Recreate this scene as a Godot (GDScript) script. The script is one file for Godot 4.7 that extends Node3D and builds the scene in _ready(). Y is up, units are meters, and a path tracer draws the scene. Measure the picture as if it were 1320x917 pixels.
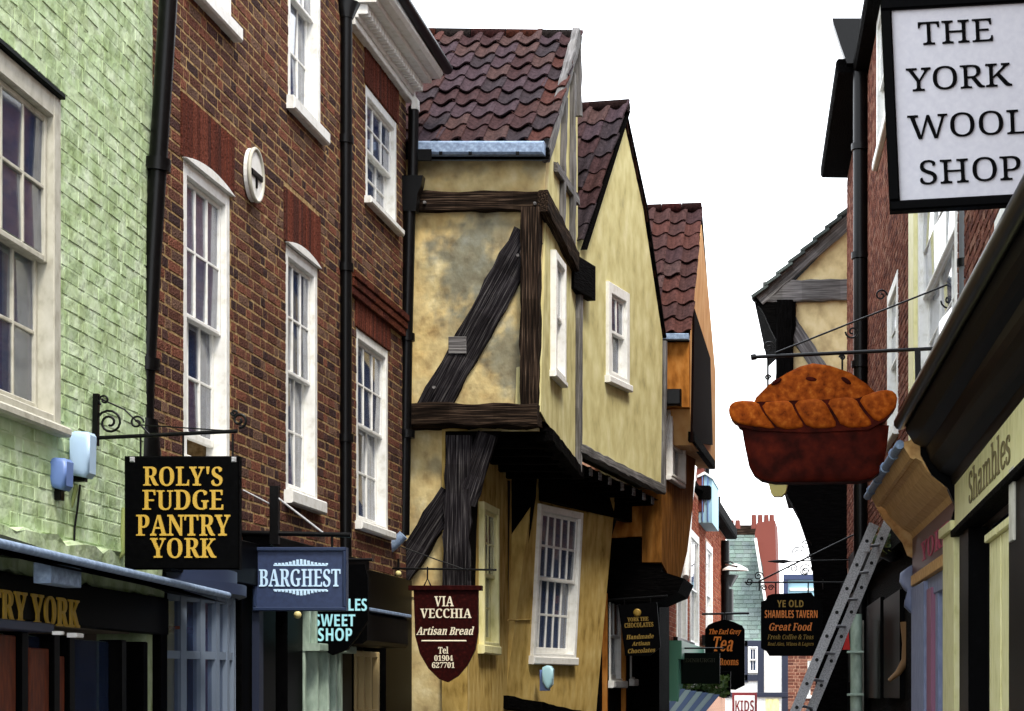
extends Node3D
# A crooked medieval shopping street under a white overcast sky.
# Units are metres, y is up, the street runs towards -z, the lens stands at EYE.

const EYE := Vector3(0, 1.6, 0)
const VX := 1080.0      # where the street's direction and the horizon fall on a 1320 x 917 survey of the view
const HY := 893.0
const F := 2500.0

var T := Transform3D.IDENTITY      # frame of the thing being built: x along its face, y up, z out of the face
var M := {}
var used := {}
var rng := RandomNumberGenerator.new()

class MB:
	var v := PackedVector3Array()
	var n := PackedVector3Array()
	var c := PackedColorArray()
	var col := Color(1, 1, 1)
	func tri(a: Vector3, b: Vector3, d: Vector3, na = null, nb = null, nd = null) -> void:
		# corners run anticlockwise seen from outside
		var nn := (b - a).cross(d - a)
		if nn.length_squared() < 1e-16: return
		nn = nn.normalized()
		v.append(a); v.append(d); v.append(b)
		n.append(nn if na == null else na); n.append(nn if nd == null else nd); n.append(nn if nb == null else nb)
		for k in 3: c.append(col)
	func quad(a: Vector3, b: Vector3, d: Vector3, e: Vector3) -> void:
		tri(a, b, d); tri(a, d, e)
	func box(p: Vector3, q: Vector3) -> void:
		var a := p.min(q); var b := p.max(q)
		quad(Vector3(a.x, a.y, b.z), Vector3(b.x, a.y, b.z), Vector3(b.x, b.y, b.z), Vector3(a.x, b.y, b.z))
		quad(Vector3(b.x, a.y, a.z), Vector3(a.x, a.y, a.z), Vector3(a.x, b.y, a.z), Vector3(b.x, b.y, a.z))
		quad(Vector3(a.x, a.y, a.z), Vector3(a.x, a.y, b.z), Vector3(a.x, b.y, b.z), Vector3(a.x, b.y, a.z))
		quad(Vector3(b.x, a.y, b.z), Vector3(b.x, a.y, a.z), Vector3(b.x, b.y, a.z), Vector3(b.x, b.y, b.z))
		quad(Vector3(a.x, b.y, b.z), Vector3(b.x, b.y, b.z), Vector3(b.x, b.y, a.z), Vector3(a.x, b.y, a.z))
		quad(Vector3(a.x, a.y, a.z), Vector3(b.x, a.y, a.z), Vector3(b.x, a.y, b.z), Vector3(a.x, a.y, b.z))
	func cbox(u0: float, v0: float, u1: float, v1: float, z0: float, z1: float, ch := 0.006, jit := 0.0, r: RandomNumberGenerator = null) -> void:
		# a block with its front edges chamfered
		var f: Array[Vector3] = []; var s: Array[Vector3] = []; var k: Array[Vector3] = []
		for q in [[u0, v0, 1, 1], [u1, v0, -1, 1], [u1, v1, -1, -1], [u0, v1, 1, -1]]:
			var j := Vector3.ZERO
			if jit > 0.0: j = Vector3(r.randf_range(-jit, jit), r.randf_range(-jit, jit), r.randf_range(-jit, jit))
			f.append(Vector3(q[0] + q[2] * ch, q[1] + q[3] * ch, z1) + j)
			s.append(Vector3(q[0], q[1], z1 - ch) + Vector3(j.x, j.y, 0))
			k.append(Vector3(q[0], q[1], z0))
		quad(f[0], f[1], f[2], f[3])
		for i in 4:
			var h := (i + 1) % 4
			quad(s[i], s[h], f[h], f[i]); quad(k[i], k[h], s[h], s[i])
		quad(k[3], k[2], k[1], k[0])
	func prism(poly: PackedVector2Array, z0: float, z1: float) -> void:
		var p := poly.duplicate()
		var area := 0.0
		for i in p.size(): area += p[i].cross(p[(i + 1) % p.size()])
		if area < 0: p.reverse()
		var ix := Geometry2D.triangulate_polygon(p)
		for i in range(0, ix.size(), 3):
			var a := p[ix[i]]; var b := p[ix[i + 1]]; var d := p[ix[i + 2]]
			if (b - a).cross(d - a) < 0: var t := b; b = d; d = t
			tri(Vector3(a.x, a.y, z1), Vector3(b.x, b.y, z1), Vector3(d.x, d.y, z1))
			tri(Vector3(a.x, a.y, z0), Vector3(d.x, d.y, z0), Vector3(b.x, b.y, z0))
		for i in p.size():
			var a := p[i]; var b := p[(i + 1) % p.size()]
			quad(Vector3(a.x, a.y, z0), Vector3(b.x, b.y, z0), Vector3(b.x, b.y, z1), Vector3(a.x, a.y, z1))
	func tube(pts: Array, r: float, seg := 8, r1 := -1.0) -> void:
		if r1 < 0: r1 = r
		var rings := []
		var up := Vector3(0.31, 0.9, 0.29).normalized()
		for i in pts.size():
			var a: Vector3 = pts[max(i - 1, 0)]; var b: Vector3 = pts[min(i + 1, pts.size() - 1)]
			var d := (b - a).normalized()
			var x := d.cross(up)
			if x.length() < 0.05: x = d.cross(Vector3.RIGHT)
			x = x.normalized(); up = x.cross(d).normalized()
			var rr: float = lerp(r, r1, float(i) / max(1, pts.size() - 1))
			var ring := []
			for k in seg:
				var t := TAU * k / seg
				var o := x * cos(t) + up * sin(t)
				ring.append([pts[i] + o * rr, o])
			rings.append(ring)
		for i in rings.size() - 1:
			for k in seg:
				var h := (k + 1) % seg
				var A = rings[i][k]; var B = rings[i][h]; var C = rings[i + 1][h]; var D = rings[i + 1][k]
				tri(A[0], C[0], B[0], A[1], C[1], B[1]); tri(A[0], D[0], C[0], A[1], D[1], C[1])
		for e in [0, rings.size() - 1]:
			for k in seg:
				var A: Vector3 = rings[e][k][0]; var B: Vector3 = rings[e][(k + 1) % seg][0]
				if e == 0: tri(pts[0], A, B)
				else: tri(pts[e], B, A)
	func bar(a: Vector3, b: Vector3, w: float, h: float, up := Vector3(0, 0, 1)) -> void:
		var d := (b - a).normalized(); var x := d.cross(up).normalized() * w * 0.5; var y := x.cross(d).normalized() * h * 0.5
		var p := [a - x - y, a + x - y, a + x + y, a - x + y, b - x - y, b + x - y, b + x + y, b - x + y]
		quad(p[0], p[1], p[2], p[3]); quad(p[7], p[6], p[5], p[4])
		for i in 4:
			var k := (i + 1) % 4
			quad(p[i], p[i + 4], p[k + 4], p[k])
	func lathe(prof: Array, ctr: Vector3, seg := 16, arc := TAU, from := 0.0) -> void:
		# prof: Vector2(radius, height) from bottom to top
		for i in prof.size() - 1:
			for k in seg:
				var t0 := from + arc * k / seg; var t1 := from + arc * (k + 1) / seg
				var a := Vector3(cos(t0), 0, -sin(t0)); var b := Vector3(cos(t1), 0, -sin(t1))
				var p: Vector2 = prof[i]; var q: Vector2 = prof[i + 1]
				var sl := (q - p).normalized()
				var na := (a * sl.y + Vector3(0, -sl.x, 0)).normalized(); var nb := (b * sl.y + Vector3(0, -sl.x, 0)).normalized()
				var A := ctr + a * p.x + Vector3(0, p.y, 0); var B := ctr + b * p.x + Vector3(0, p.y, 0)
				var C := ctr + b * q.x + Vector3(0, q.y, 0); var D := ctr + a * q.x + Vector3(0, q.y, 0)
				tri(A, B, C, na, nb, nb); tri(A, C, D, na, nb, na)
	func mesh() -> ArrayMesh:
		var a := []; a.resize(Mesh.ARRAY_MAX)
		a[Mesh.ARRAY_VERTEX] = v; a[Mesh.ARRAY_NORMAL] = n; a[Mesh.ARRAY_COLOR] = c
		var m := ArrayMesh.new(); m.add_surface_from_arrays(Mesh.PRIMITIVE_TRIANGLES, a)
		return m

# ---------------------------------------------------------------- placing and naming
func spot(px: float, py: float, d: float) -> Vector3:      # the place d metres down the street that the survey shows at (px, py)
	return Vector3((px - VX) / F * d, EYE.y + (HY - py) / F * d, -d)

func P(px: float, py: float, out := 0.0) -> Vector3:        # the same, on the current face (out metres in front of it), in the face's own axes
	var o := T.affine_inverse() * EYE
	var r := T.basis.inverse() * Vector3((px - VX) / F, (HY - py) / F, -1)
	return o + r * ((out - o.z) / r.z)

func P2(px: float, py: float, out := 0.0) -> Vector2:
	var p := P(px, py, out)
	return Vector2(p.x, p.y)

func face(a: Vector3, b: Vector3, base := 0.0, lean := 0.0) -> Transform3D:   # a vertical face from a to b, its outside on the right-hand rule's side; lean tips its top outwards
	var u := Vector3(b.x - a.x, 0, b.z - a.z).normalized()
	var nn := u.cross(Vector3.UP).normalized()
	var up := (Vector3.UP + nn * lean).normalized()
	return Transform3D(Basis(u, up, u.cross(up).normalized()), Vector3(a.x, base, a.z))

func front(px: float, py: float, d: float) -> Transform3D:  # a face turned towards us, its origin at a surveyed point
	return Transform3D(Basis.IDENTITY, spot(px, py, d))

func numbered(called: String) -> String:
	if not used.has(called):
		used[called] = 0
		return called
	used[called] += 1
	return "%s_%03d" % [called, used[called]]

func thing(called: String, label: String, category: String, xf: Transform3D, group := "") -> Node3D:
	var o := Node3D.new(); o.name = numbered(called); add_child(o)
	o.transform = xf; T = xf
	o.set_meta("label", label); o.set_meta("category", category)
	if group: o.set_meta("group", group)
	return o

func part(parent: Node3D, called: String, b: MB, m: Material, label := "") -> MeshInstance3D:
	var o := MeshInstance3D.new(); o.name = called; o.mesh = b.mesh(); o.material_override = m
	parent.add_child(o, true)
	if label: o.set_meta("label", label)
	return o

func same(parent: Node3D, called: String, mesh: Mesh, m: Material, xf: Transform3D) -> MeshInstance3D:
	var o := MeshInstance3D.new(); o.name = called; o.mesh = mesh; o.material_override = m; o.transform = xf
	parent.add_child(o, true)
	return o

func boxed(parent: Node3D, called: String, p: Vector3, q: Vector3, m: Material, ch := 0.005) -> MeshInstance3D:
	var b := MB.new(); var a := p.min(q); var e := p.max(q)
	b.cbox(a.x, a.y, e.x, e.y, a.z, e.z, min(ch, 0.3 * min(e.x - a.x, e.y - a.y)))
	return part(parent, called, b, m)

# ---------------------------------------------------------------- materials
func noise_tex(seed_: int, freq: float, stops: Array, normal := false, oct := 5, size := 512, bump := 4.0, kind := FastNoiseLite.TYPE_SIMPLEX_SMOOTH) -> NoiseTexture2D:
	var f := FastNoiseLite.new(); f.seed = seed_; f.frequency = freq; f.noise_type = kind
	f.fractal_type = FastNoiseLite.FRACTAL_FBM; f.fractal_octaves = oct; f.fractal_gain = 0.55
	var t := NoiseTexture2D.new(); t.width = size; t.height = size; t.seamless = true; t.noise = f; t.normalize = true
	if normal:
		t.as_normal_map = true; t.bump_strength = bump
	else:
		var g := Gradient.new()
		g.offsets = PackedFloat32Array(stops.map(func(s): return s[0])); g.colors = PackedColorArray(stops.map(func(s): return s[1]))
		t.color_ramp = g
	return t

func plain(c: Color, rough := 0.7, metal := 0.0) -> StandardMaterial3D:
	var m := StandardMaterial3D.new(); m.albedo_color = c; m.roughness = rough; m.metallic = metal
	return m

func rough_mat(stops: Array, scale_: Vector3, freq := 0.012, rough := 0.85, relief := 0.0, seed_ := 1, world := true, oct := 5, relief_tex: Texture2D = null) -> StandardMaterial3D:
	var m := plain(Color.WHITE, rough)
	m.albedo_texture = noise_tex(seed_, freq, stops, false, oct)
	m.uv1_triplanar = true; m.uv1_world_triplanar = world; m.uv1_scale = scale_
	if relief > 0:
		m.heightmap_enabled = true; m.heightmap_scale = relief
		m.heightmap_texture = relief_tex if relief_tex else noise_tex(seed_ + 50, freq * 1.6, [[0.0, Color.BLACK], [1.0, Color.WHITE]], false, 6)
	return m

func s(r: float, g: float, b: float) -> Color:
	return Color(r, g, b)

func make_materials() -> void:
	# old limewashed plaster, each house its own wash
	M.ochre = rough_mat([[0.0, s(.56, .48, .34)], [0.3, s(.73, .65, .47)], [0.6, s(.80, .73, .54)], [1.0, s(.87, .82, .66)]], Vector3(.5, .4, .5), .014, .92, .8, 3, true, 6)
	M.cream = rough_mat([[0.0, s(.60, .57, .41)], [0.3, s(.74, .70, .50)], [0.6, s(.80, .77, .57)], [1.0, s(.87, .84, .67)]], Vector3(.5, .28, .5), .012, .92, .6, 7, true, 6)
	M.lower = rough_mat([[0.0, s(.42, .34, .18)], [0.2, s(.62, .52, .29)], [0.45, s(.72, .61, .36)], [0.75, s(.77, .67, .43)], [1.0, s(.83, .75, .53)]], Vector3(.8, .3, .8), .013, .92, .7, 9, true, 7)
	M.orange = rough_mat([[0.0, s(.44, .26, .10)], [0.5, s(.62, .40, .18)], [1.0, s(.72, .51, .28)]], Vector3(.8, .3, .8), .013, .9, .6, 11, true, 7)
	M.tawny = rough_mat([[0.0, s(.30, .19, .08)], [0.5, s(.46, .30, .13)], [1.0, s(.57, .40, .20)]], Vector3(1.2, .25, 1.2), .013, .9, .6, 12, true, 7)
	M.pale_plaster = rough_mat([[0.0, s(.66, .58, .42)], [0.5, s(.82, .75, .56)], [1.0, s(.88, .82, .66)]], Vector3(.5, .4, .5), .011, .9, .6, 13)
	# thick green masonry paint, chalky with algae
	M.green_paint = rough_mat([[0.0, s(.50, .56, .40)], [0.22, s(.63, .70, .53)], [0.5, s(.71, .78, .63)], [0.75, s(.77, .83, .71)], [1.0, s(.85, .89, .80)]], Vector3(.55, .5, .55), .016, .8, .8, 15, true, 7, noise_tex(16, .03, [[0.0, Color.BLACK], [1.0, Color.WHITE]], false, 6))
	M.green_paint.vertex_color_use_as_albedo = true
	# bricks take their burnt colours brick by brick; the texture is only their grain
	M.brick = rough_mat([[0.0, s(.42, .40, .40)], [0.35, s(.78, .76, .74)], [0.65, s(.94, .93, .92)], [1.0, s(1, 1, 1)]], Vector3(2.2, 2.2, 2.2), .03, .92, 1.0, 21, true, 7)
	M.brick.vertex_color_use_as_albedo = true
	M.mortar = rough_mat([[0.0, s(.42, .33, .21)], [0.5, s(.60, .50, .35)], [1.0, s(.72, .63, .47)]], Vector3(1.5, 1.5, 1.5), .02, .95, 0.0, 23)
	M.mortar_pink = rough_mat([[0.0, s(.52, .36, .28)], [1.0, s(.80, .64, .54)]], Vector3(1.5, 1.5, 1.5), .02, .95, 0.0, 24)
	# weathered oak, its grain along x
	M.oak = rough_mat([[0.0, s(.04, .036, .042)], [0.4, s(.11, .10, .11)], [0.6, s(.18, .17, .18)], [0.8, s(.30, .29, .29)], [1.0, s(.52, .51, .50)]], Vector3(.12, 4.5, 4.5), .024, .92, .35, 31, false, 6)
	M.oak_brown = rough_mat([[0.0, s(.035, .028, .026)], [0.4, s(.12, .095, .08)], [0.6, s(.21, .165, .135)], [0.8, s(.36, .30, .25)], [1.0, s(.64, .59, .52)]], Vector3(.12, 4.5, 4.5), .024, .92, .35, 33, false, 6)
	M.oak_grey = rough_mat([[0.0, s(.18, .17, .17)], [0.4, s(.34, .33, .33)], [0.7, s(.46, .45, .45)], [1.0, s(.66, .65, .63)]], Vector3(.10, 2.2, 2.2), .024, .92, .4, 34, false, 7)
	M.oak_shade_black = rough_mat([[0.0, s(.006, .005, .005)], [0.6, s(.022, .019, .019)], [1.0, s(.06, .055, .055)]], Vector3(.6, 4, 4), .012, .8, 1.0, 35, false, 5)  # near-black, so the shade under jetties and eaves sits in the colour
	M.tile = rough_mat([[0.0, s(.40, .40, .38)], [0.4, s(.78, .78, .76)], [0.75, s(.95, .95, .92)], [1.0, s(1, 1, .96)]], Vector3(1.7, 1.7, 1.7), .022, .85, .8, 41, true, 7)
	M.tile.vertex_color_use_as_albedo = true
	M.lead = rough_mat([[0.0, s(.38, .44, .54)], [0.5, s(.48, .56, .67)], [1.0, s(.62, .70, .80)]], Vector3(2, 2, 2), .016, .55, 0.0, 43)
	M.white = rough_mat([[0.0, s(.80, .79, .75)], [0.35, s(.88, .88, .86)], [1.0, s(.93, .93, .92)]], Vector3(1.2, 1.2, 1.2), .014, .5, 0.0, 45)
	M.offwhite = rough_mat([[0.0, s(.58, .56, .50)], [0.4, s(.70, .69, .63)], [1.0, s(.78, .77, .72)]], Vector3(1.2, .8, 1.2), .014, .6, 0.0, 46)
	M.cream_paint = rough_mat([[0.0, s(.74, .72, .48)], [0.4, s(.85, .83, .60)], [1.0, s(.90, .88, .70)]], Vector3(1.2, .5, 1.2), .014, .5, 0.0, 47)
	M.mint_paint = rough_mat([[0.0, s(.48, .55, .50)], [1.0, s(.72, .80, .74)]], Vector3(1.2, .5, 1.2), .014, .5, 0.0, 48)
	M.beige_paint = plain(s(.74, .66, .48), .55)
	M.lilac_paint = rough_mat([[0.0, s(.42, .46, .58)], [1.0, s(.54, .58, .70)]], Vector3(1.2, .6, 1.2), .014, .5, 0.0, 49)
	M.slate_blue = plain(s(.17, .21, .31), .45)
	M.navy = plain(s(.09, .12, .20), .5)
	M.iron = rough_mat([[0.0, s(.010, .010, .012)], [0.7, s(.025, .025, .03)], [1.0, s(.07, .07, .08)]], Vector3(3, 1.5, 3), .02, .35, 0.0, 51)
	M.black_paint = rough_mat([[0.0, s(.012, .012, .014)], [0.75, s(.022, .022, .026)], [1.0, s(.06, .06, .065)]], Vector3(1, 1, 1), .02, .42, 0.0, 52)
	M.dark_green = plain(s(.035, .06, .05), .45)
	M.shop_green = plain(s(.26, .48, .40), .5)
	M.gold = plain(s(.72, .58, .20), .5, .1)
	M.gold_dull = plain(s(.55, .44, .16), .5, .3)
	M.gold_orange = plain(s(.86, .48, .12), .5)
	M.letter_white = plain(s(.90, .86, .76), .6)
	M.letter_ice = plain(s(.76, .88, .98), .55)
	M.letter_cyan = plain(s(.66, .90, .95), .5)
	M.letter_black = plain(s(.015, .015, .018), .6)
	M.letter_pink = plain(s(.72, .30, .42), .6)
	M.board_black = rough_mat([[0.0, s(.006, .006, .008)], [0.8, s(.015, .015, .018)], [1.0, s(.04, .04, .045)]], Vector3(2, 2, 2), .02, .5, 0.0, 61)
	M.board_blue = rough_mat([[0.0, s(.12, .17, .29)], [1.0, s(.17, .23, .37)]], Vector3(2, 2, 2), .02, .55, 0.0, 62)
	M.board_maroon = rough_mat([[0.0, s(.11, .03, .03)], [0.7, s(.17, .045, .04)], [1.0, s(.25, .09, .08)]], Vector3(2, 2, 2), .02, .5, 0.0, 63)
	M.board_white = rough_mat([[0.0, s(.71, .71, .74)], [1.0, s(.76, .76, .78)]], Vector3(2, 2, 2), .02, .5, 0.0, 64)
	M.burgundy = rough_mat([[0.0, s(.20, .03, .05)], [1.0, s(.36, .06, .10)]], Vector3(2, 2, 2), .02, .4, 0.0, 65)
	M.pie_crust = rough_mat([[0.0, s(.26, .09, .02)], [0.25, s(.46, .20, .05)], [0.6, s(.58, .28, .08)], [0.85, s(.68, .38, .13)], [1.0, s(.78, .50, .22)]], Vector3(1.1, 1.1, 1.1), .02, .5, 0.0, 66, true, 6)
	M.pie_dish = rough_mat([[0.0, s(.10, .025, .015)], [0.5, s(.22, .06, .035)], [1.0, s(.34, .11, .06)]], Vector3(.6, .6, .6), .014, .55, 0.0, 67)
	M.cove = rough_mat([[0.0, s(.70, .50, .28)], [0.5, s(.82, .64, .40)], [1.0, s(.88, .74, .52)]], Vector3(1.2, 1.2, 1.2), .014, .7, 0.0, 68)
	M.aluminium = rough_mat([[0.0, s(.46, .46, .46)], [0.5, s(.62, .62, .63)], [1.0, s(.74, .74, .75)]], Vector3(5, 5, 5), .02, .6, 0.0, 69)
	M.aluminium.metallic = .25
	M.slate = rough_mat([[0.0, s(.26, .31, .30)], [0.5, s(.38, .45, .43)], [1.0, s(.50, .56, .54)]], Vector3(2, 2, 2), .02, .7, 0.0, 71)
	M.slate.vertex_color_use_as_albedo = true
	M.red_brick_far = plain(s(.42, .20, .16), .9)
	M.pale_blue = plain(s(.62, .78, .84), .7)
	M.room_plaster = plain(s(.62, .60, .56), .9)
	M.shop_interior = plain(s(.55, .50, .45), .9)
	M.curtain_or_reflection = plain(s(.78, .82, .90), .9)
	M.blind_or_reflection = plain(s(.90, .90, .92), .9)
	M.copper = rough_mat([[0.0, s(.26, .10, .04)], [1.0, s(.52, .24, .11)]], Vector3(2, .5, 2), .02, .6, 0.0, 75)
	M.plastic_blue = plain(s(.38, .48, .70), .4)
	M.plastic_white = plain(s(.80, .88, .92), .4)
	M.cable = plain(s(.62, .66, .40), .7)
	M.alarm = plain(s(.60, .76, .80), .4)
	M.ground = rough_mat([[0.0, s(.20, .19, .19)], [1.0, s(.36, .35, .34)]], Vector3(.8, .8, .8), .02, .8, 0.0, 73)
	M.leaf = plain(s(.25, .34, .06), .7); M.leaf.vertex_color_use_as_albedo = true
	M.leaf.backlight_enabled = true; M.leaf.backlight = s(.2, .25, .05)
	M.lantern_glass = plain(s(.72, .66, .28), .3)
	var g := plain(Color(.20, .27, .42, .40), .03); g.transparency = BaseMaterial3D.TRANSPARENCY_ALPHA; g.metallic_specular = 1.0
	M.glass = g
	M.peach = rough_mat([[0.0, s(.78, .54, .30)], [0.5, s(.86, .66, .42)], [1.0, s(.90, .74, .54)]], Vector3(.8, .3, .8), .011, .9, .5, 14)
	M.recess_shade = plain(s(.05, .012, .008), .8)
	for k in ["oak", "oak_brown", "oak_grey"]: M[k].vertex_color_use_as_albedo = true
	for k in ["oak_shade_black", "board_black", "black_paint", "recess_shade", "pie_crust", "tile", "brick", "ochre", "cream", "lower", "orange", "tawny", "green_paint", "mortar", "pie_dish", "board_maroon", "dark_green", "iron", "oak", "oak_brown", "letter_black"]: M[k].metallic_specular = .12
	M.iron.metallic_specular = .3

# ---------------------------------------------------------------- walls, bricks, windows
func wall_poly(poly: Array, holes: Array, z0: float, z1: float) -> MB:      # a wall of any outline with rectangular openings [u0, v0, u1, v1]
	var b := MB.new()
	var pts := PackedVector2Array(poly)
	if holes.is_empty():
		b.prism(pts, z0, z1)
		return b
	var us := [-999.0, 999.0]; var vs := [-999.0, 999.0]
	for h in holes: us.append_array([h[0], h[2]]); vs.append_array([h[1], h[3]])
	us.sort(); vs.sort()
	for i in us.size() - 1:
		for j in vs.size() - 1:
			if us[i + 1] - us[i] < 1e-5 or vs[j + 1] - vs[j] < 1e-5: continue
			var m := Vector2((us[i] + us[i + 1]) / 2, (vs[j] + vs[j + 1]) / 2)
			if us[i] < -900: m.x = us[i + 1] - 1e-3
			elif us[i + 1] > 900: m.x = us[i] + 1e-3
			if vs[j] < -900: m.y = vs[j + 1] - 1e-3
			elif vs[j + 1] > 900: m.y = vs[j] + 1e-3
			var open := false
			for h in holes:
				if m.x > h[0] and m.x < h[2] and m.y > h[1] and m.y < h[3]: open = true
			if open: continue
			var cell := PackedVector2Array([Vector2(us[i], vs[j]), Vector2(us[i + 1], vs[j]), Vector2(us[i + 1], vs[j + 1]), Vector2(us[i], vs[j + 1])])
			for piece in Geometry2D.intersect_polygons(pts, cell): b.prism(piece, z0, z1)
	return b

func rect(u0: float, v0: float, u1: float, v1: float) -> Array:
	return [Vector2(u0, v0), Vector2(u1, v0), Vector2(u1, v1), Vector2(u0, v1)]

func px_of(w: Vector3) -> Vector3:
	return Vector3(VX + w.x / -w.z * F, HY - (w.y - EYE.y) / -w.z * F, -w.z)

func lay_bricks(wall: Node3D, u0: float, v0: float, u1: float, v1: float, holes: Array, palette: Array, m: Material, single: int, proud := 0.012, rough := 0.003, seed_ := 5, tall := 0.065, joint := 0.0115, ch := 0.004) -> void:
	var r := RandomNumberGenerator.new(); r.seed = seed_
	var shapes := {}
	for k in palette.size():
		for w in [0.215, 0.102]:
			for alt in 2:
				var b := MB.new(); b.col = palette[k]
				b.cbox(0, 0, w, tall, -.02, 0.0, ch, rough, r)
				shapes["%d_%.3f_%d" % [k, w, alt]] = b.mesh()
	var whole := []
	var rest := MB.new()
	var rows := int((v1 - v0) / (tall + joint))
	for j in rows:
		var v := v0 + j * (tall + joint)
		var cuts := []
		for h in holes:
			if v + tall > h[1] and v < h[3]: cuts.append([h[0], h[2]])
		var u := u0 - (0.17 if j % 2 else 0.0) - .01
		var head := j % 2 == 1
		while u < u1:
			var w := 0.102 if head else 0.215
			head = not head
			var segs := [[max(u, u0), min(u + w, u1)]]
			for c in cuts:
				var nx := []
				for sg in segs:
					if sg[1] <= c[0] or sg[0] >= c[1]: nx.append(sg)
					else:
						if sg[0] < c[0]: nx.append([sg[0], c[0]])
						if sg[1] > c[1]: nx.append([c[1], sg[1]])
				segs = nx
			var k := r.randi() % palette.size()
			var z := proud + r.randf_range(-.0015, .0015)
			for sg in segs:
				if sg[1] - sg[0] < .02: continue
				if single > 0 and segs.size() == 1 and sg[1] - sg[0] > w - .001:
					var wp: Vector3 = wall.global_transform * Vector3(u + w / 2, v + tall / 2, z)
					var q := px_of(wp)
					var seen := q.x > 0 and q.x < 1320 and q.y > 0 and q.y < 917
					whole.append([(w / q.z / q.z) if seen else 0.0, u, v, z, k, w])
				else:
					rest.col = palette[k]
					rest.cbox(sg[0], v, sg[1], v + tall, -.02, z, ch, rough, r)
			u += w + joint
	whole.sort_custom(func(a, b): return a[0] > b[0])
	for i in whole.size():
		var w = whole[i]
		if i < single and w[0] > 0:
			same(wall, "brick", shapes["%d_%.3f_%d" % [w[4], w[5], i % 2]], m, Transform3D(Basis.IDENTITY, Vector3(w[1], w[2], w[3])))
		else:
			rest.col = palette[w[4]]
			rest.cbox(w[1], w[2], w[1] + w[5], w[2] + tall, -.02, w[3], ch, rough, r)
	if rest.v.size():
		var o := part(wall, "brickwork", rest, m); o.set_meta("kind", "stuff")

func lintel(wall: Node3D, u0: float, u1: float, v: float, tall: float, rise: float, palette: Array) -> void:   # a flat or cambered arch of red rubbed bricks on end
	var r := RandomNumberGenerator.new(); r.seed = int(u0 * 1000)
	var n := int(round((u1 - u0) / .072))
	var w := (u1 - u0) / n
	for i in n:
		var t := (i + .5) / n * 2 - 1
		var lo := v + rise * (1 - t * t)
		var b := MB.new(); b.col = palette[r.randi() % palette.size()]
		b.cbox(u0 + i * w + .003, lo, u0 + (i + 1) * w - .003, v + tall, -.02, .016 + r.randf_range(-.002, .002), .005, .002, r)
		part(wall, "lintel_brick", b, M.brick)

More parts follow.
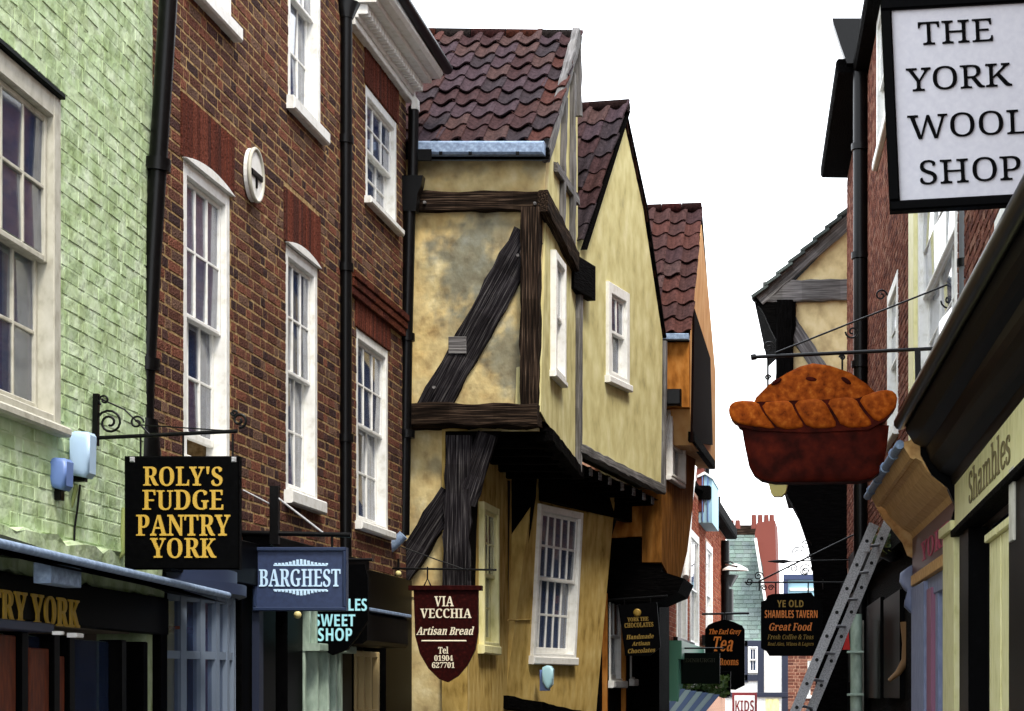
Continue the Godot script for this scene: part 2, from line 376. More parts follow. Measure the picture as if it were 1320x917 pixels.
func sash(house: Node3D, u0: float, v0: float, u1: float, v1: float, cols: int, up_rows: int, low_rows: int, o := {}) -> MeshInstance3D:
	# a box sash: frame > sill, two sashes, panes, room behind
	var paint: Material = o.get("paint", M.white)
	var fw: float = o.get("frame", .055)
	var zf: float = o.get("z", -.015)
	var mid: float = o.get("mid", (v0 + v1) / 2)
	var st: float = o.get("stile", .04)
	var bw: float = o.get("barw", .02)
	var f := MB.new()
	f.cbox(u0, v0, u0 + fw, v1, zf - .14, zf); f.cbox(u1 - fw, v0, u1, v1, zf - .14, zf)
	f.cbox(u0 + fw, v1 - fw * 1.2, u1 - fw, v1, zf - .14, zf - .002); f.cbox(u0 + fw, v0, u1 - fw, v0 + fw * .6, zf - .14, zf - .002)
	var win := part(house, "window", f, paint)
	if o.get("sill", true):
		var sl := MB.new(); var e: float = o.get("sill_over", .05)
		sl.cbox(u0 - e, v0 - o.get("sill_h", .09), u1 + e, v0 + .002, -.12, .07, .012)
		part(win, "sill", sl, paint)
	var a0 := u0 + fw; var a1 := u1 - fw
	for k in 2:
		var lo: float = (v0 + fw * .6) if k == 0 else mid - .02
		var hi: float = mid + .02 if k == 0 else v1 - fw * 1.2
		lo += o.get("raise", 0.0) if k == 0 else 0.0
		var zz := zf - .085 if k == 0 else zf - .035
		var rows := low_rows if k == 0 else up_rows
		var sb := MB.new()
		sb.cbox(a0, lo, a0 + st, hi, zz - .035, zz); sb.cbox(a1 - st, lo, a1, hi, zz - .035, zz)
		sb.cbox(a0 + st, lo, a1 - st, lo + st * (1.4 if k == 0 else .9), zz - .035, zz - .001); sb.cbox(a0 + st, hi - st * .9, a1 - st, hi, zz - .035, zz - .001)
		part(win, "sash", sb, paint)
		var b0 := a0 + st; var b1 := a1 - st; var c0 := lo + st * 1.2; var c1 := hi - st * .9
		var g := MB.new()
		for i in range(1, cols): g.cbox(lerp(b0, b1, float(i) / cols) - bw / 2, c0 - .01, lerp(b0, b1, float(i) / cols) + bw / 2, c1 + .01, zz - .028, zz - .004, .003)
		for i in range(1, rows): g.cbox(b0 - .005, lerp(c0, c1, float(i) / rows) - bw / 2, b1 + .005, lerp(c0, c1, float(i) / rows) + bw / 2, zz - .026, zz - .006, .003)
		if g.v.size(): part(win, "glazing_bars", g, paint)
		var pm := BoxMesh.new(); pm.size = Vector3((b1 - b0) / cols, (c1 - c0) / rows, .004)
		for i in cols:
			for j in rows:
				var tw := Basis(Vector3.UP, rng.randf_range(-.03, .03)) * Basis(Vector3.RIGHT, rng.randf_range(-.03, .03))
				same(win, "pane", pm, M.glass, Transform3D(tw, Vector3(lerp(b0, b1, (i + .5) / cols), lerp(c0, c1, (j + .5) / rows), zz - .018)))
	if o.get("blind_or_reflection", 0.0) > 0:
		if o.blind_or_reflection < .6: boxed(win, "blind_or_reflection", Vector3(a0, mid + .03, zf - .08), Vector3(a1, v1 - .03, zf - .074), M.blind_or_reflection)  # white sheet puts the sky reflection into the upper panes
		else: boxed(win, "blind_or_reflection", Vector3(a0, v1 - (v1 - v0) * o.blind_or_reflection, zf - .16), Vector3(a1, v1 - .03, zf - .152), M.blind_or_reflection)
	if o.get("curtain_or_reflection", 0.0) > 0:
		var cb := MB.new()
		for side in [0, 1]:
			for i in 7:
				var t: float = i * o.curtain_or_reflection / 7.0
				var uu: float = lerp(a0, a1, t) if side == 0 else lerp(a1, a0, t)
				cb.tube([Vector3(uu, v0 + .02, zf - .19), Vector3(uu, v1 - .04, zf - .19)], .035, 7)
		part(win, "curtain_or_reflection", cb, M.curtain_or_reflection)  # pale blue folds add sky reflection to panes; some are plain curtains
	room(win, u0, v0, u1, v1, zf - .135, o.get("room", M.room_plaster))
	return win

func room(win: Node3D, u0: float, v0: float, u1: float, v1: float, z: float, m: Material, deep := .78) -> void:
	var b := MB.new(); var w := .03
	b.box(Vector3(u0 - w, v0 - w, z - deep), Vector3(u1 + w, v1 + w, z - deep - w))
	b.box(Vector3(u0 - w, v0 - w, z - deep), Vector3(u0 - .001, v1 + w, z - .002)); b.box(Vector3(u1 + .001, v0 - w, z - deep), Vector3(u1 + w, v1 + w, z - .002))
	b.box(Vector3(u0, v0 - w, z - deep), Vector3(u1, v0 - .001, z - .002)); b.box(Vector3(u0, v1 + .001, z - deep), Vector3(u1, v1 + w, z - .002))
	part(win, "room", b, m)

func beam(house: Node3D, called: String, a: Vector3, b: Vector3, w: float, t: float, m: Material, wob := .012, label := "", up := Vector3(0, 0, 1)) -> MeshInstance3D:
	# a hand-hewn timber from a to b, w across the face and t thick, its own x along the grain
	var L := a.distance_to(b)
	var x := (b - a).normalized(); var z := (up - x * up.dot(x)).normalized(); var y := z.cross(x)
	var off := rng.randf_range(0, 9)
	var mb := MB.new(); var n: int = max(3, int(L / .14))
	var patch := FastNoiseLite.new(); patch.seed = 5; patch.frequency = 1.6; patch.fractal_octaves = 3
	var rings := []
	for i in n + 1:
		var q := []
		for k in [[-1, -1], [1, -1], [1, 1], [-1, 1]]:
			for c in 2:
				var first: bool = (c == 0) == (k[0] * k[1] > 0)
				var cy := .5 if first else .42; var cz := .42 if first else .5
				q.append(Vector3(off + L * i / n, k[0] * w * cy + rng.randf_range(-wob, wob), k[1] * t * cz + rng.randf_range(-wob, wob) * .6))
		rings.append(q)
	for i in n:
		for k in 8:
			var h := (k + 1) % 8
			var worn: float = .8 + 2.0 * max(0.0, patch.get_noise_2d(i * .14 + off * 7.0, (k / 2) * .35) + .05)      # weathered and darker stretches of the wood
			mb.col = Color(worn, worn, worn * .98)
			mb.quad(rings[i][k], rings[i][h], rings[i + 1][h], rings[i + 1][k])
	for k in range(1, 7):
		mb.tri(rings[0][0], rings[0][k + 1], rings[0][k]); mb.tri(rings[n][0], rings[n][k], rings[n][k + 1])
	# the rings run anticlockwise seen from -x, so turn the faces if needed
	var o := part(house, called, mb, m, label)
	o.transform = Transform3D(Basis(x, y, z), a - x * off)
	return o

func pantile() -> Array:      # one S-shaped clay tile, x across, y up the slope, z out, in a few burnt colours
	var out := []
	for c in [s(.27, .20, .21), s(.30, .21, .21), s(.34, .225, .21), s(.29, .23, .26), s(.25, .21, .24), s(.32, .25, .25), s(.39, .215, .18)]:
		var b := MB.new(); b.col = c.srgb_to_linear()
		var prof := []
		for i in 9:
			var t := i / 8.0
			prof.append(Vector2(t * .245, .030 * sin(t * TAU * .98 + 2.4)))
		var L := .39; var th := .018
		for i in 8:
			var p: Vector2 = prof[i]; var q: Vector2 = prof[i + 1]
			var z0 := .038; var z1 := .004
			b.quad(Vector3(p.x, 0, p.y + z0), Vector3(q.x, 0, q.y + z0), Vector3(q.x, L, q.y + z1), Vector3(p.x, L, p.y + z1))
			b.quad(Vector3(p.x, .004, p.y + z0 - th), Vector3(q.x, .004, q.y + z0 - th), Vector3(q.x, 0, q.y + z0), Vector3(p.x, 0, p.y + z0))
			b.quad(Vector3(p.x, L, p.y + z1 - th), Vector3(q.x, L, q.y + z1 - th), Vector3(q.x, .004, q.y + z0 - th), Vector3(p.x, .004, p.y + z0 - th))
		out.append(b.mesh())
	return out

var tiles := []
func tile_roof(roof: Node3D, e0: Vector3, e1: Vector3, r0: Vector3, weights: Array, seed_: int) -> void:
	# eaves from e0 to e1, r0 = the ridge above e0; every tile a piece of its own
	var r := RandomNumberGenerator.new(); r.seed = seed_
	var x := (e1 - e0).normalized(); var y := (r0 - e0); y = (y - x * y.dot(x)); var L := y.length(); y = y.normalized()
	var z := x.cross(y).normalized()
	var nx := int(ceil(e0.distance_to(e1) / .215)); var ny := int(round(L / .325)); var g := L / ny
	for j in ny:
		for i in nx:
			var p := e1 - x * ((i + 1) * .215 + .03) + y * (j * g - .03) + z * .02
			var tw := Basis(x, y, z) * Basis(Vector3(0, 0, 1), r.randf_range(-.035, .035)) * Basis(Vector3(1, 0, 0), r.randf_range(-.02, .02))
			same(roof, "pantile", tiles[weights[r.randi() % weights.size()]], M.tile, Transform3D(tw, p + z * r.randf_range(-.005, .01) + y * r.randf_range(-.018, .014)))

func words(board: Node3D, txt: String, x0: float, x1: float, y0: float, y1: float, z: float, m: Material, bold := true, serif := true, slant := 0.0, xf := Transform3D.IDENTITY) -> MeshInstance3D:
	# lettering stretched to fill x0..x1, y0..y1 on the board's face
	var t := TextMesh.new(); var f := SystemFont.new()
	f.font_names = PackedStringArray(["Droid Serif" if serif else "Droid Sans"]); f.font_weight = 700 if bold else 400
	t.font = f; t.font_size = 64; t.pixel_size = .01; t.depth = .03; t.text = txt; t.curve_step = 1.0
	var a := t.get_aabb()
	var o := MeshInstance3D.new(); o.name = "lettering"; o.mesh = t; o.material_override = m
	var sx := (x1 - x0) / a.size.x; var sy := (y1 - y0) / a.size.y
	var b := Basis(Vector3(sx, 0, 0), Vector3(slant * sy, sy, 0), Vector3(0, 0, .3))
	var c := a.get_center()
	o.transform = xf * Transform3D(b, Vector3((x0 + x1) / 2, (y0 + y1) / 2, z) - b * Vector3(c.x, c.y, 0))
	board.add_child(o, true)
	return o

func words_px(board: Node3D, txt: String, px0: float, py0: float, px1: float, py1: float, z: float, m: Material, bold := true, serif := true, slant := 0.0) -> MeshInstance3D:
	var a := P(px0, py1, z); var b := P(px1, py0, z)
	return words(board, txt, a.x, b.x, a.y, b.y, z + .004, m, bold, serif, slant)

func spiral(c: Vector3, r: float, turns: float, start := 0.0, dir := 1.0, x := Vector3.RIGHT, y := Vector3.UP) -> Array:
	var pts := []
	var n := int(turns * 14)
	for i in n + 1:
		var t := float(i) / n
		var a := start + dir * t * turns * TAU
		pts.append(c + (x * cos(a) + y * sin(a)) * r * (1 - t * .8))
	return pts

func ppoly(list: Array, out := 0.0) -> Array:
	return list.map(func(q): return P2(q[0], q[1], out))

func poly_part(parent: Node3D, called: String, list: Array, z0: float, z1: float, m: Material, label := "") -> MeshInstance3D:
	var b := MB.new(); b.prism(PackedVector2Array(ppoly(list, z1)), z0, z1)
	return part(parent, called, b, m, label)

func bars(house: Node3D, called: String, list: Array, m: Material) -> void:      # each bar [u0, v0, u1, v1, z0, z1] a piece of its own
	for k in list:
		var b := MB.new(); b.cbox(k[0], k[1], k[2], k[3], k[4], k[5]); part(house, called, b, m)

# ---------------------------------------------------------------- the scene
func _ready() -> void:
	rng.seed = 11
	var cam := Camera3D.new(); cam.name = "camera"; add_child(cam)
	cam.position = EYE; cam.near = .05; cam.far = 400
	cam.projection = Camera3D.PROJECTION_FRUSTUM
	cam.size = cam.near * 917.0 / F
	cam.frustum_offset = Vector2((660 - VX) / F, (HY - 458.5) / F) * cam.near
	cam.current = true
	var we := WorldEnvironment.new(); we.name = "environment"; add_child(we)
	var env := Environment.new(); we.environment = env
	env.background_mode = Environment.BG_SKY
	var sky := Sky.new(); var sm := ProceduralSkyMaterial.new()
	sm.sky_top_color = s(.93, .96, 1.0); sm.sky_horizon_color = s(1, 1, 1); sm.sky_curve = .2
	sm.ground_bottom_color = s(.25, .25, .25); sm.ground_horizon_color = s(.6, .6, .6)
	sky.sky_material = sm; env.sky = sky
	env.tonemap_mode = Environment.TONE_MAPPER_LINEAR
	env.tonemap_exposure = 3.6
	env.sdfgi_enabled = true; env.ssao_enabled = true; env.ssil_enabled = true
	var sun := DirectionalLight3D.new(); sun.name = "sun"; add_child(sun)
	sun.light_energy = .4; sun.light_angular_distance = 14; sun.light_color = s(1, .97, .92); sun.shadow_enabled = true
	sun.rotation_degrees = Vector3(-58, 32, 0)
	make_materials()
	M.mullion = plain(s(.40, .45, .52), .5)
	tiles = pantile()
	ground()
	green_house()
	brick_town_house()
	brick_corner_house()
	timber_house()
	cream_house()
	orange_house()
	far_left()
	far_end()
	right_near()
	right_brick()
	right_timber()
	hanging_signs()
	pie_sign()
	small_things()

func ground() -> void:
	T = Transform3D.IDENTITY
	var b := MB.new(); b.quad(Vector3(-120, 0, 60), Vector3(120, 0, 60), Vector3(120, 0, -260), Vector3(-120, 0, -260))
	var o := part(self, "street", b, M.ground); o.set_meta("kind", "structure"); o.set_meta("label", "grey stone paved street"); o.set_meta("category", "street")

const BROWN := [[.105, .054, .042], [.135, .064, .048], [.165, .072, .052], [.085, .048, .042], [.20, .082, .056], [.13, .08, .064], [.06, .038, .036], [.15, .062, .046], [.17, .10, .075], [.115, .052, .04]]
const RED := [[.16, .05, .034], [.125, .042, .03], [.185, .06, .04], [.095, .036, .028]]
const RIGHT_RED := [[.27, .11, .08], [.22, .085, .06], [.31, .14, .10], [.19, .075, .058], [.34, .18, .13], [.15, .065, .052]]
const GREENS := [[.92, .95, .90], [1, 1, 1], [.96, 1, .93], [.86, .90, .82], [.98, .98, .95]]
func pal(a: Array, k := 1.0) -> Array:
	return a.map(func(c): return Color(c[0] * k, c[1] * k, c[2] * k))

# ---------------------------------------------------------------- left side
func left_face() -> Transform3D:
	return face(Vector3(-4.24, 0, -12.0), Vector3(-4.2, 0, -19.0))

func green_house() -> void:
	var a := Vector3(-4.06, 0, -8.2); var b := Vector3(-4.235, 0, -11.98)
	var h := thing("green_house", "pale green painted brick house with dark shop below", "house", face(a, b))
	var W := Vector2(a.x - b.x, a.z - b.z).length()
	var w0 := P(76, 132).x; var wt := P(75, 128).y; var wb := P(59, 546).y
	var hole := [w0 - 1.15, wb, w0, wt]
	var shop := [0.9, 0.0, W - .12, P(190, 745).y - .25]
	var wall := part(h, "wall", wall_poly(rect(0, 0, W, 9.5), [hole, shop], -.3, 0), M.green_paint)
	boxed(h, "unseen_body", Vector3(0, 0, -6), Vector3(W, 9.5, -.95), M.green_paint)  # unseen solid house body, added to stop sky light leaking behind the facade
	var low := P(195, 735).y
	lay_bricks(wall, 0, low, W, 8.6, [hole], pal(GREENS), M.green_paint, 300, .0025, .0025, 3, .071, .006, .004)
	# three-light window with wide painted frame
	var win := sash(h, hole[0], hole[1], hole[2], hole[3], 3, 2, 2, {"paint": M.offwhite, "frame": .10, "stile": .04, "sill_h": .05, "sill_over": .0, "z": .01, "room": M.shop_interior})
	boxed(win, "head_strip", Vector3(hole[0] - .03, hole[3], -.02), Vector3(hole[2] + .0, hole[3] + .03, .035), M.dark_green)  # dark green strip paints the mossy shadow line above the window
	# ledge of cracked render above the shop
	beam(h, "render_ledge", Vector3(0, low - .02, .0), Vector3(W, low - .02, .0), .15, .12, M.green_paint, .022)
	beam(h, "render_ledge", Vector3(0, low - .13, .02), Vector3(W, low - .13, .02), .08, .11, M.green_paint, .02)
	# shop: lean-to lead canopy with gutter, fascia, pilasters and windows
	var g0 := P(-40, 692, .42); var g1 := P(208, 752, .42)
	var gut := MB.new(); gut.tube([Vector3(0, g0.y, .42), Vector3(W + .15, g1.y, .42)], .022, 10)
	part(h, "gutter", gut, M.lead)
	var cano := MB.new()
	cano.quad(Vector3(0, g0.y - .01, .42), Vector3(W + .15, g1.y - .01, .42), Vector3(W + .15, g1.y + .06, .0), Vector3(0, g0.y + .2, .0))
	cano.quad(Vector3(0, g0.y + .16, .0), Vector3(W + .15, g1.y + .02, .0), Vector3(W + .15, g1.y - .05, .42), Vector3(0, g0.y - .05, .42))
	part(h, "canopy", cano, M.black_paint)
	var ft := P(30, 742, .10).y; var fb := P(30, 800, .10).y
	boxed(h, "fascia", Vector3(0, fb, .0), Vector3(W, ft, .10), M.board_black)
	words(h, "PANTRY YORK", P(-75, 780, .1).x, P(101, 780, .1).x, P(50, 806, .1).y, P(50, 767, .1).y, .105, M.gold, true, true)
	boxed(h, "fascia_rail", Vector3(0, fb - .05, 0), Vector3(P(70, 810, .13).x, fb - .005, .13), M.slate_blue)
	boxed(h, "sign_lamp", P(43, 752, .30), P(105, 733, .38), M.lead)
	var sh := MB.new()
	sh.cbox(0.9, 0, W - .12, .7, -.1, .02)
	bars(h, "pilaster", [-30, 20, 62, 82, 150, 178].map(func(px): return [P(px, 870).x, .70, P(px, 870).x + .09, fb - .05, -.1, .03]), M.black_paint)
	var front_ := part(h, "shop_front", sh, M.black_paint)
	for k in [[-30, 20], [20, 62], [62, 82], [82, 150]]:
		var q := P(k[0], 870).x + .09; var e := P(k[1], 870).x
		boxed(front_, "pane", Vector3(q, .7, -.05), Vector3(e, fb - .06, -.045), M.glass)
	for k in [[-22, 17, M.copper], [36, 60, M.copper], [72, 80, M.copper]]:
		boxed(h, "orange_panel", Vector3(P(k[0], 860).x, .1, -.04), Vector3(P(k[1], 860).x, P(30, 826 + k[0] * .25).y, .012), k[2])  # orange-brown panels just in front of the shop glass
	room(front_, .9, .3, W - .12, fb, -.1, M.shop_interior, .8)
	for q in [[70, 80, 816], [86, 108, 819]]:
		boxed(h, "spot_lamp", P(q[0], q[2] + 3, .22), P(q[1], q[2] - 2, .27), M.white)

func brick_town_house() -> void:
	var h := thing("brick_town_house", "tall dark brown brick town house with white sash windows and oval plaque", "house", left_face())
	var W := P(446, 400).x
	var a1 := [P(236, 400).x, P(234, 592).y, P(296, 400).x, P(238, 206).y]
	var a2 := [P(368, 500).x, P(367, 632).y, P(409, 500).x, P(369, 314).y]
	var a3 := [P(240, 40).x, P(256, -12).y, P(298, 40).x, P(256, -12).y + 1.75]
	var a4 := [P(371, 100).x, P(372, 126).y, P(413, 100).x, P(372, 126).y + 1.75]
	var holes := [a1, a2, a3, a4]
	var shop_top: float = P(380, 715).y
	var wall := part(h, "wall", wall_poly(rect(0, shop_top - .1, W, 10.2), holes, -.3, 0), M.mortar)
	boxed(h, "unseen_body", Vector3(0, 0, -7), Vector3(W, 10.2, -.95), M.mortar)
	var lints := []
	var keep := holes.duplicate()
	for w in [a1, a2]:
		lints.append([w[0] - .06, w[3], w[2] + .06, w[3] + .42]); keep.append(lints[-1])
	lay_bricks(wall, 0, shop_top, W, 8.9, keep, pal(BROWN, 1.22), M.brick, 300, .003, .002, 8)
	for w in lints: lintel(wall, w[0], w[2], w[1], .42, .055, pal(RED))
	for i in 4:
		var w = holes[i]
		var win := sash(h, w[0], w[1], w[2], w[3], 3, 2, 2, {"frame": .075, "stile": .035, "sill_h": .10, "sill_over": .05, "z": .0, "blind_or_reflection": .52 if i == 0 else 0.0, "raise": .14 if i == 0 else 0.0, "curtain_or_reflection": [.0, .3, .0, .25][i]})
		if i < 2:      # curved head board under the cambered arch
			var p := PackedVector2Array([Vector2(w[0] - .03, w[3]), Vector2(w[2] + .03, w[3])])
			for k in 9:
				var t := 1 - k / 4.0
				p.append(Vector2(lerpf(w[0] - .03, w[2] + .03, (t + 1) / 2), w[3] + .002 + .055 * (1 - t * t)))
			var b := MB.new(); b.prism(p, -.06, .03); part(win, "head_strip", b, M.white)
	# oval plaque
	var c := P(321, 226)
	var pl := MB.new(); var rr := P(330, 226).x - c.x; var rv := P(321, 192).y - c.y
	var oval := PackedVector2Array()
	for k in 28: oval.append(Vector2(c.x + cos(TAU * k / 28) * rr, c.y + sin(TAU * k / 28) * rv))
	pl.prism(oval, .01, .05)
	var plq := part(h, "plaque", pl, M.white, "oval white wall plaque with a raised dark bar")
	var ring := MB.new(); var pts := []
	for k in 29: pts.append(Vector3(c.x + cos(TAU * k / 28) * rr * .97, c.y + sin(TAU * k / 28) * rv * .97, .05))
	ring.tube(pts, .016, 6); part(plq, "rim", ring, M.offwhite)
	var mk := MB.new(); mk.cbox(c.x - rr * .75, c.y - .022, c.x + rr * .75, c.y + .022, .04, .065)
	mk.cbox(c.x - .012, c.y - rv * .5, c.x + .012, c.y + rv * .1, .04, .062); part(plq, "emblem", mk, M.iron)
	# shop below: bow window, entrance and second window
	var sw := MB.new()
	sw.cbox(0, shop_top - .32, W, shop_top - .02, -.2, .12)
	bars(h, "pilaster", [[P(300, 850).x, 0, P(345, 850).x, shop_top - .322, -.12, .06], [P(362, 850).x, 0, P(382, 850).x, shop_top - .322, -.12, .05], [P(432, 850).x, 0, W, shop_top - .322, -.12, .05], [0, 0, .12, shop_top - .322, -.1, .05]], M.black_paint)
	var sf := part(h, "shop_front", sw, M.black_paint)
	boxed(h, "entrance_door", Vector3(P(345, 850).x, 0, -.35), Vector3(P(362, 850).x, shop_top - .3, -.3), M.navy)
	boxed(h, "cornice", Vector3(P(312, 700).x, shop_top - .03, 0), Vector3(W, shop_top + .05, .2), M.black_paint)
	room(sf, 0.1, .1, W, shop_top - .3, -.13, M.shop_interior, .8)
	boxed(h, "drain_rail", Vector3(P(312, 850).x, .2, .07), Vector3(P(318, 850).x, shop_top - .3, .12), M.navy)
	# bow window
	var u0: float = P(188, 800).x; u0 = .10; var u1: float = P(284, 800).x; var cu := (u0 + u1) / 2; var R := (u1 - u0) * .78
	var top := P(250, 760, .25).y; var nb := 8
	var half := asin((u1 - u0) / 2 / R)
	var cz := -R * cos(half)
	for k in nb + 1:
		var t := lerpf(-half, half, float(k) / nb)
		var p := Vector3(cu + sin(t) * R, 0, cz + cos(t) * R)
		var mu := MB.new(); mu.bar(p, p + Vector3(0, top, 0), .045, .06, Vector3(sin(t), 0, cos(t))); part(h, "mullion", mu, M.mullion)
		if k < nb:
			var t2 := lerpf(-half, half, float(k + 1) / nb)
			var q := Vector3(cu + sin(t2) * R, 0, cz + cos(t2) * R)
			for y in [.75, P(250, 843, .3).y, top - .04]:
				var rl := MB.new(); rl.bar(p + Vector3(0, y, 0), q + Vector3(0, y, 0), .05, .05, Vector3.UP); part(h, "bow_rail", rl, M.mullion)
			var gm := MB.new(); gm.quad(p + Vector3(0, .75, 0), q + Vector3(0, .75, 0), q + Vector3(0, top, 0), p + Vector3(0, top, 0))
			part(sf, "pane", gm, M.glass)
	var cap := MB.new()
	for k in 2:
		var rr2: float = R + [.10, .04][k]; var y0: float = top + [.0, .07][k]; var y1: float = top + [.07, .16][k]
		cap.lathe([Vector2(rr2 - .05, y0 - .02), Vector2(rr2, y0), Vector2(rr2, y1), Vector2(0.01, y1 + .03)], Vector3(cu, 0, cz), 18, half * 2.1, PI * 1.5 - half * 1.05)
	part(h, "bow_cornice", cap, M.slate_blue)
	boxed(h, "display_shelf", Vector3(u0 + .1, P(250, 815).y, -.25), Vector3(u1 - .1, P(250, 811).y, .1), M.copper)
	boxed(h, "display_jars", Vector3(u0 + .15, P(250, 811).y + .01, -.15), Vector3(u0 + .4, P(250, 790).y, .0), M.gold_dull)
	# sweet shop bay, pale green bars
	var b0 := P(384, 880).x; var b1 := P(431, 880).x; var bt := P(383, 833, .1).y
	for k in 7:
		var u := lerpf(b0, b1, k / 6.0); bars(h, "bay_bar", [[u - .022, .652, u + .022, bt - .032, .0, .06 + .10 * sin(PI * k / 6.0)]], M.mint_paint)
		if k < 3: bars(h, "bay_bar", [[u - .022, bt + .032, u + .022, bt + .42, .0, .1]], M.mint_paint)
	bars(h, "bay_rail", [[b0 - .03, bt - .03, b1 + .03, bt + .03, .0, .18], [b0 - .03, .55, b1 + .03, .65, 0, .18]], M.mint_paint)
	boxed(h, "bay_pane", Vector3(b0, .65, -.02), Vector3(b1, bt, -.012), M.glass)
	boxed(h, "display_plants", Vector3(b0 + .02, .8, -.2), Vector3(b0 + .3, P(390, 893).y, -.1), M.leaf)

func brick_corner_house() -> void:
	var xf := left_face()
	T = xf
	var o := P(448, 400).x
	xf.origin = xf * Vector3(o, 0, 0)
	var h := thing("brick_corner_house", "narrow brown brick house with white dentil cornice", "house", xf)
	var W := P(523, 400).x
	var eave := P(463, 52).y
	var b1 := [P(471, 200).x, P(471, 254).y, P(511, 200).x, P(474, 112).y]
	var b2 := [P(459, 600).x, P(459, 672).y, P(500, 600).x, P(464.5, 426).y]
	var bot := P(480, 735).y
	var wall := part(h, "wall", wall_poly(rect(0, bot - .1, W, eave + .35), [b1, b2], -.3, 0), M.mortar)
	boxed(h, "unseen_body", Vector3(0, 0, -7), Vector3(W, eave + .35, -.95), M.mortar)
	var lint := [[b1[0] - .05, b1[3], b1[2] + .05, b1[3] + .33], [b2[0] - .05, b2[3], b2[2] + .05, b2[3] + .42]]
	var band := P(453, 350).y
	lay_bricks(wall, 0, bot, W, eave + .02, [b1, b2, lint[0], lint[1], [-1, band - .22, 9, band]], pal(BROWN, 1.22), M.brick, 300, .003, .002, 18)
	for w in lint: lintel(wall, w[0], w[2], w[1], w[3] - w[1] - (0.0 if w[1] > 5 else .02), 0, pal(RED))
	# string course of three projecting brick courses
	var r := RandomNumberGenerator.new(); r.seed = 4
	for j in 3:
		var u := -.1 * (j % 2)
		while u < W:
			var e: float = min(u + .21, W); var b := MB.new(); b.col = pal(RED)[r.randi() % 4] * .8
			b.cbox(max(u, 0.0), band - .22 + j * .074, e, band - .22 + j * .074 + .066, -.02, .045 + .012 * j, .006, .002, r)
			part(wall, "band_brick", b, M.brick); u += .22
	sash(h, b1[0], b1[1], b1[2], b1[3], 3, 2, 2, {"frame": .07, "stile": .035, "z": .0, "sill_h": .06, "curtain_or_reflection": .2, "mid": lerpf(b1[1], b1[3], .48)})
	sash(h, b2[0], b2[1], b2[2], b2[3], 3, 2, 2, {"frame": .07, "stile": .035, "z": .0, "sill_h": .07, "mid": lerpf(b2[1], b2[3], .52), "curtain_or_reflection": .3, "raise": 0.0})
	# cornice with dentils
	var c := MB.new()
	c.cbox(-.02, eave, W + .02, eave + .06, -.02, .07); c.cbox(-.02, eave + .19, W + .02, eave + .24, -.02, .25); c.cbox(-.02, eave + .24, W + .04, eave + .33, -.02, .36, .03)
	c.cbox(-.02, eave + .06, W + .02, eave + .19, -.02, .09)
	var cor := part(h, "cornice", c, M.white)
	var nd := 24
	for i in nd:
		var b := MB.new(); var u := lerpf(.01, W - .05, float(i) / (nd - 1)); b.cbox(u, eave + .10, u + .045, eave + .187, .06, .17, .008)
		part(cor, "dentil", b, M.white)
	var g := MB.new(); g.tube([Vector3(-.05, eave + .38, .38), Vector3(W + .12, eave + .36, .38)], .055, 10); part(h, "gutter", g, M.iron)
	var rf := MB.new(); rf.quad(Vector3(-.05, eave + .34, .38), Vector3(W + .08, eave + .34, .38), Vector3(W + .08, eave + 2.6, -3.2), Vector3(-.05, eave + 2.6, -3.2))
	part(h, "roof", rf, M.slate)
	# shop below: black front, cream barred window, lead covered canopy
	var sw := MB.new()
	sw.cbox(0, bot - .5, W, bot - .02, -.2, .06); sw.cbox(0, 0, P(447, 850).x + .05, bot - .4, -.15, .05); sw.cbox(P(489, 850).x, 0, W, bot - .4, -.15, .06)
	var sf := part(h, "shop_front", sw, M.black_paint)
	room(sf, 0, .1, W, bot - .4, -.16, M.shop_interior, .8)
	var wt := P(450, 838).y; var w0 := P(448, 870).x; var w1 := P(487, 870).x
	var rails := MB.new()
	for k in 5: bars(h, "window_bar", [[lerpf(w0, w1, k / 4.0) - .03, .7, lerpf(w0, w1, k / 4.0) + .03, wt, -.04, .01]], M.beige_paint)
	for y in [wt - .05, lerpf(.7, wt, .55), .7]: rails.cbox(w0 - .02, y, w1 + .02, y + .05, -.05, .005)
	part(h, "shop_window", rails, M.beige_paint)
	boxed(h, "window_backing", Vector3(w0, .7, -.09), Vector3(w1, wt, -.07), M.beige_paint)
	var cn := MB.new(); var c0 := P(472, 782, .35); var c1 := P(527, 800, .35)
	cn.cbox(c0.x, c1.y - .25, c1.x, c1.y + .02, 0, .35, .03); part(h, "canopy", cn, M.black_paint)
	boxed(h, "canopy_lead", Vector3(c0.x, c1.y + .022, .0), Vector3(c1.x + .02, c1.y + .05, .37), M.lead)

func onto(o: Node3D, h: Node3D, xf: Transform3D) -> Node3D:      # a part built in the axes of another face of the same house
	o.transform = h.transform.affine_inverse() * xf * o.transform
	return o

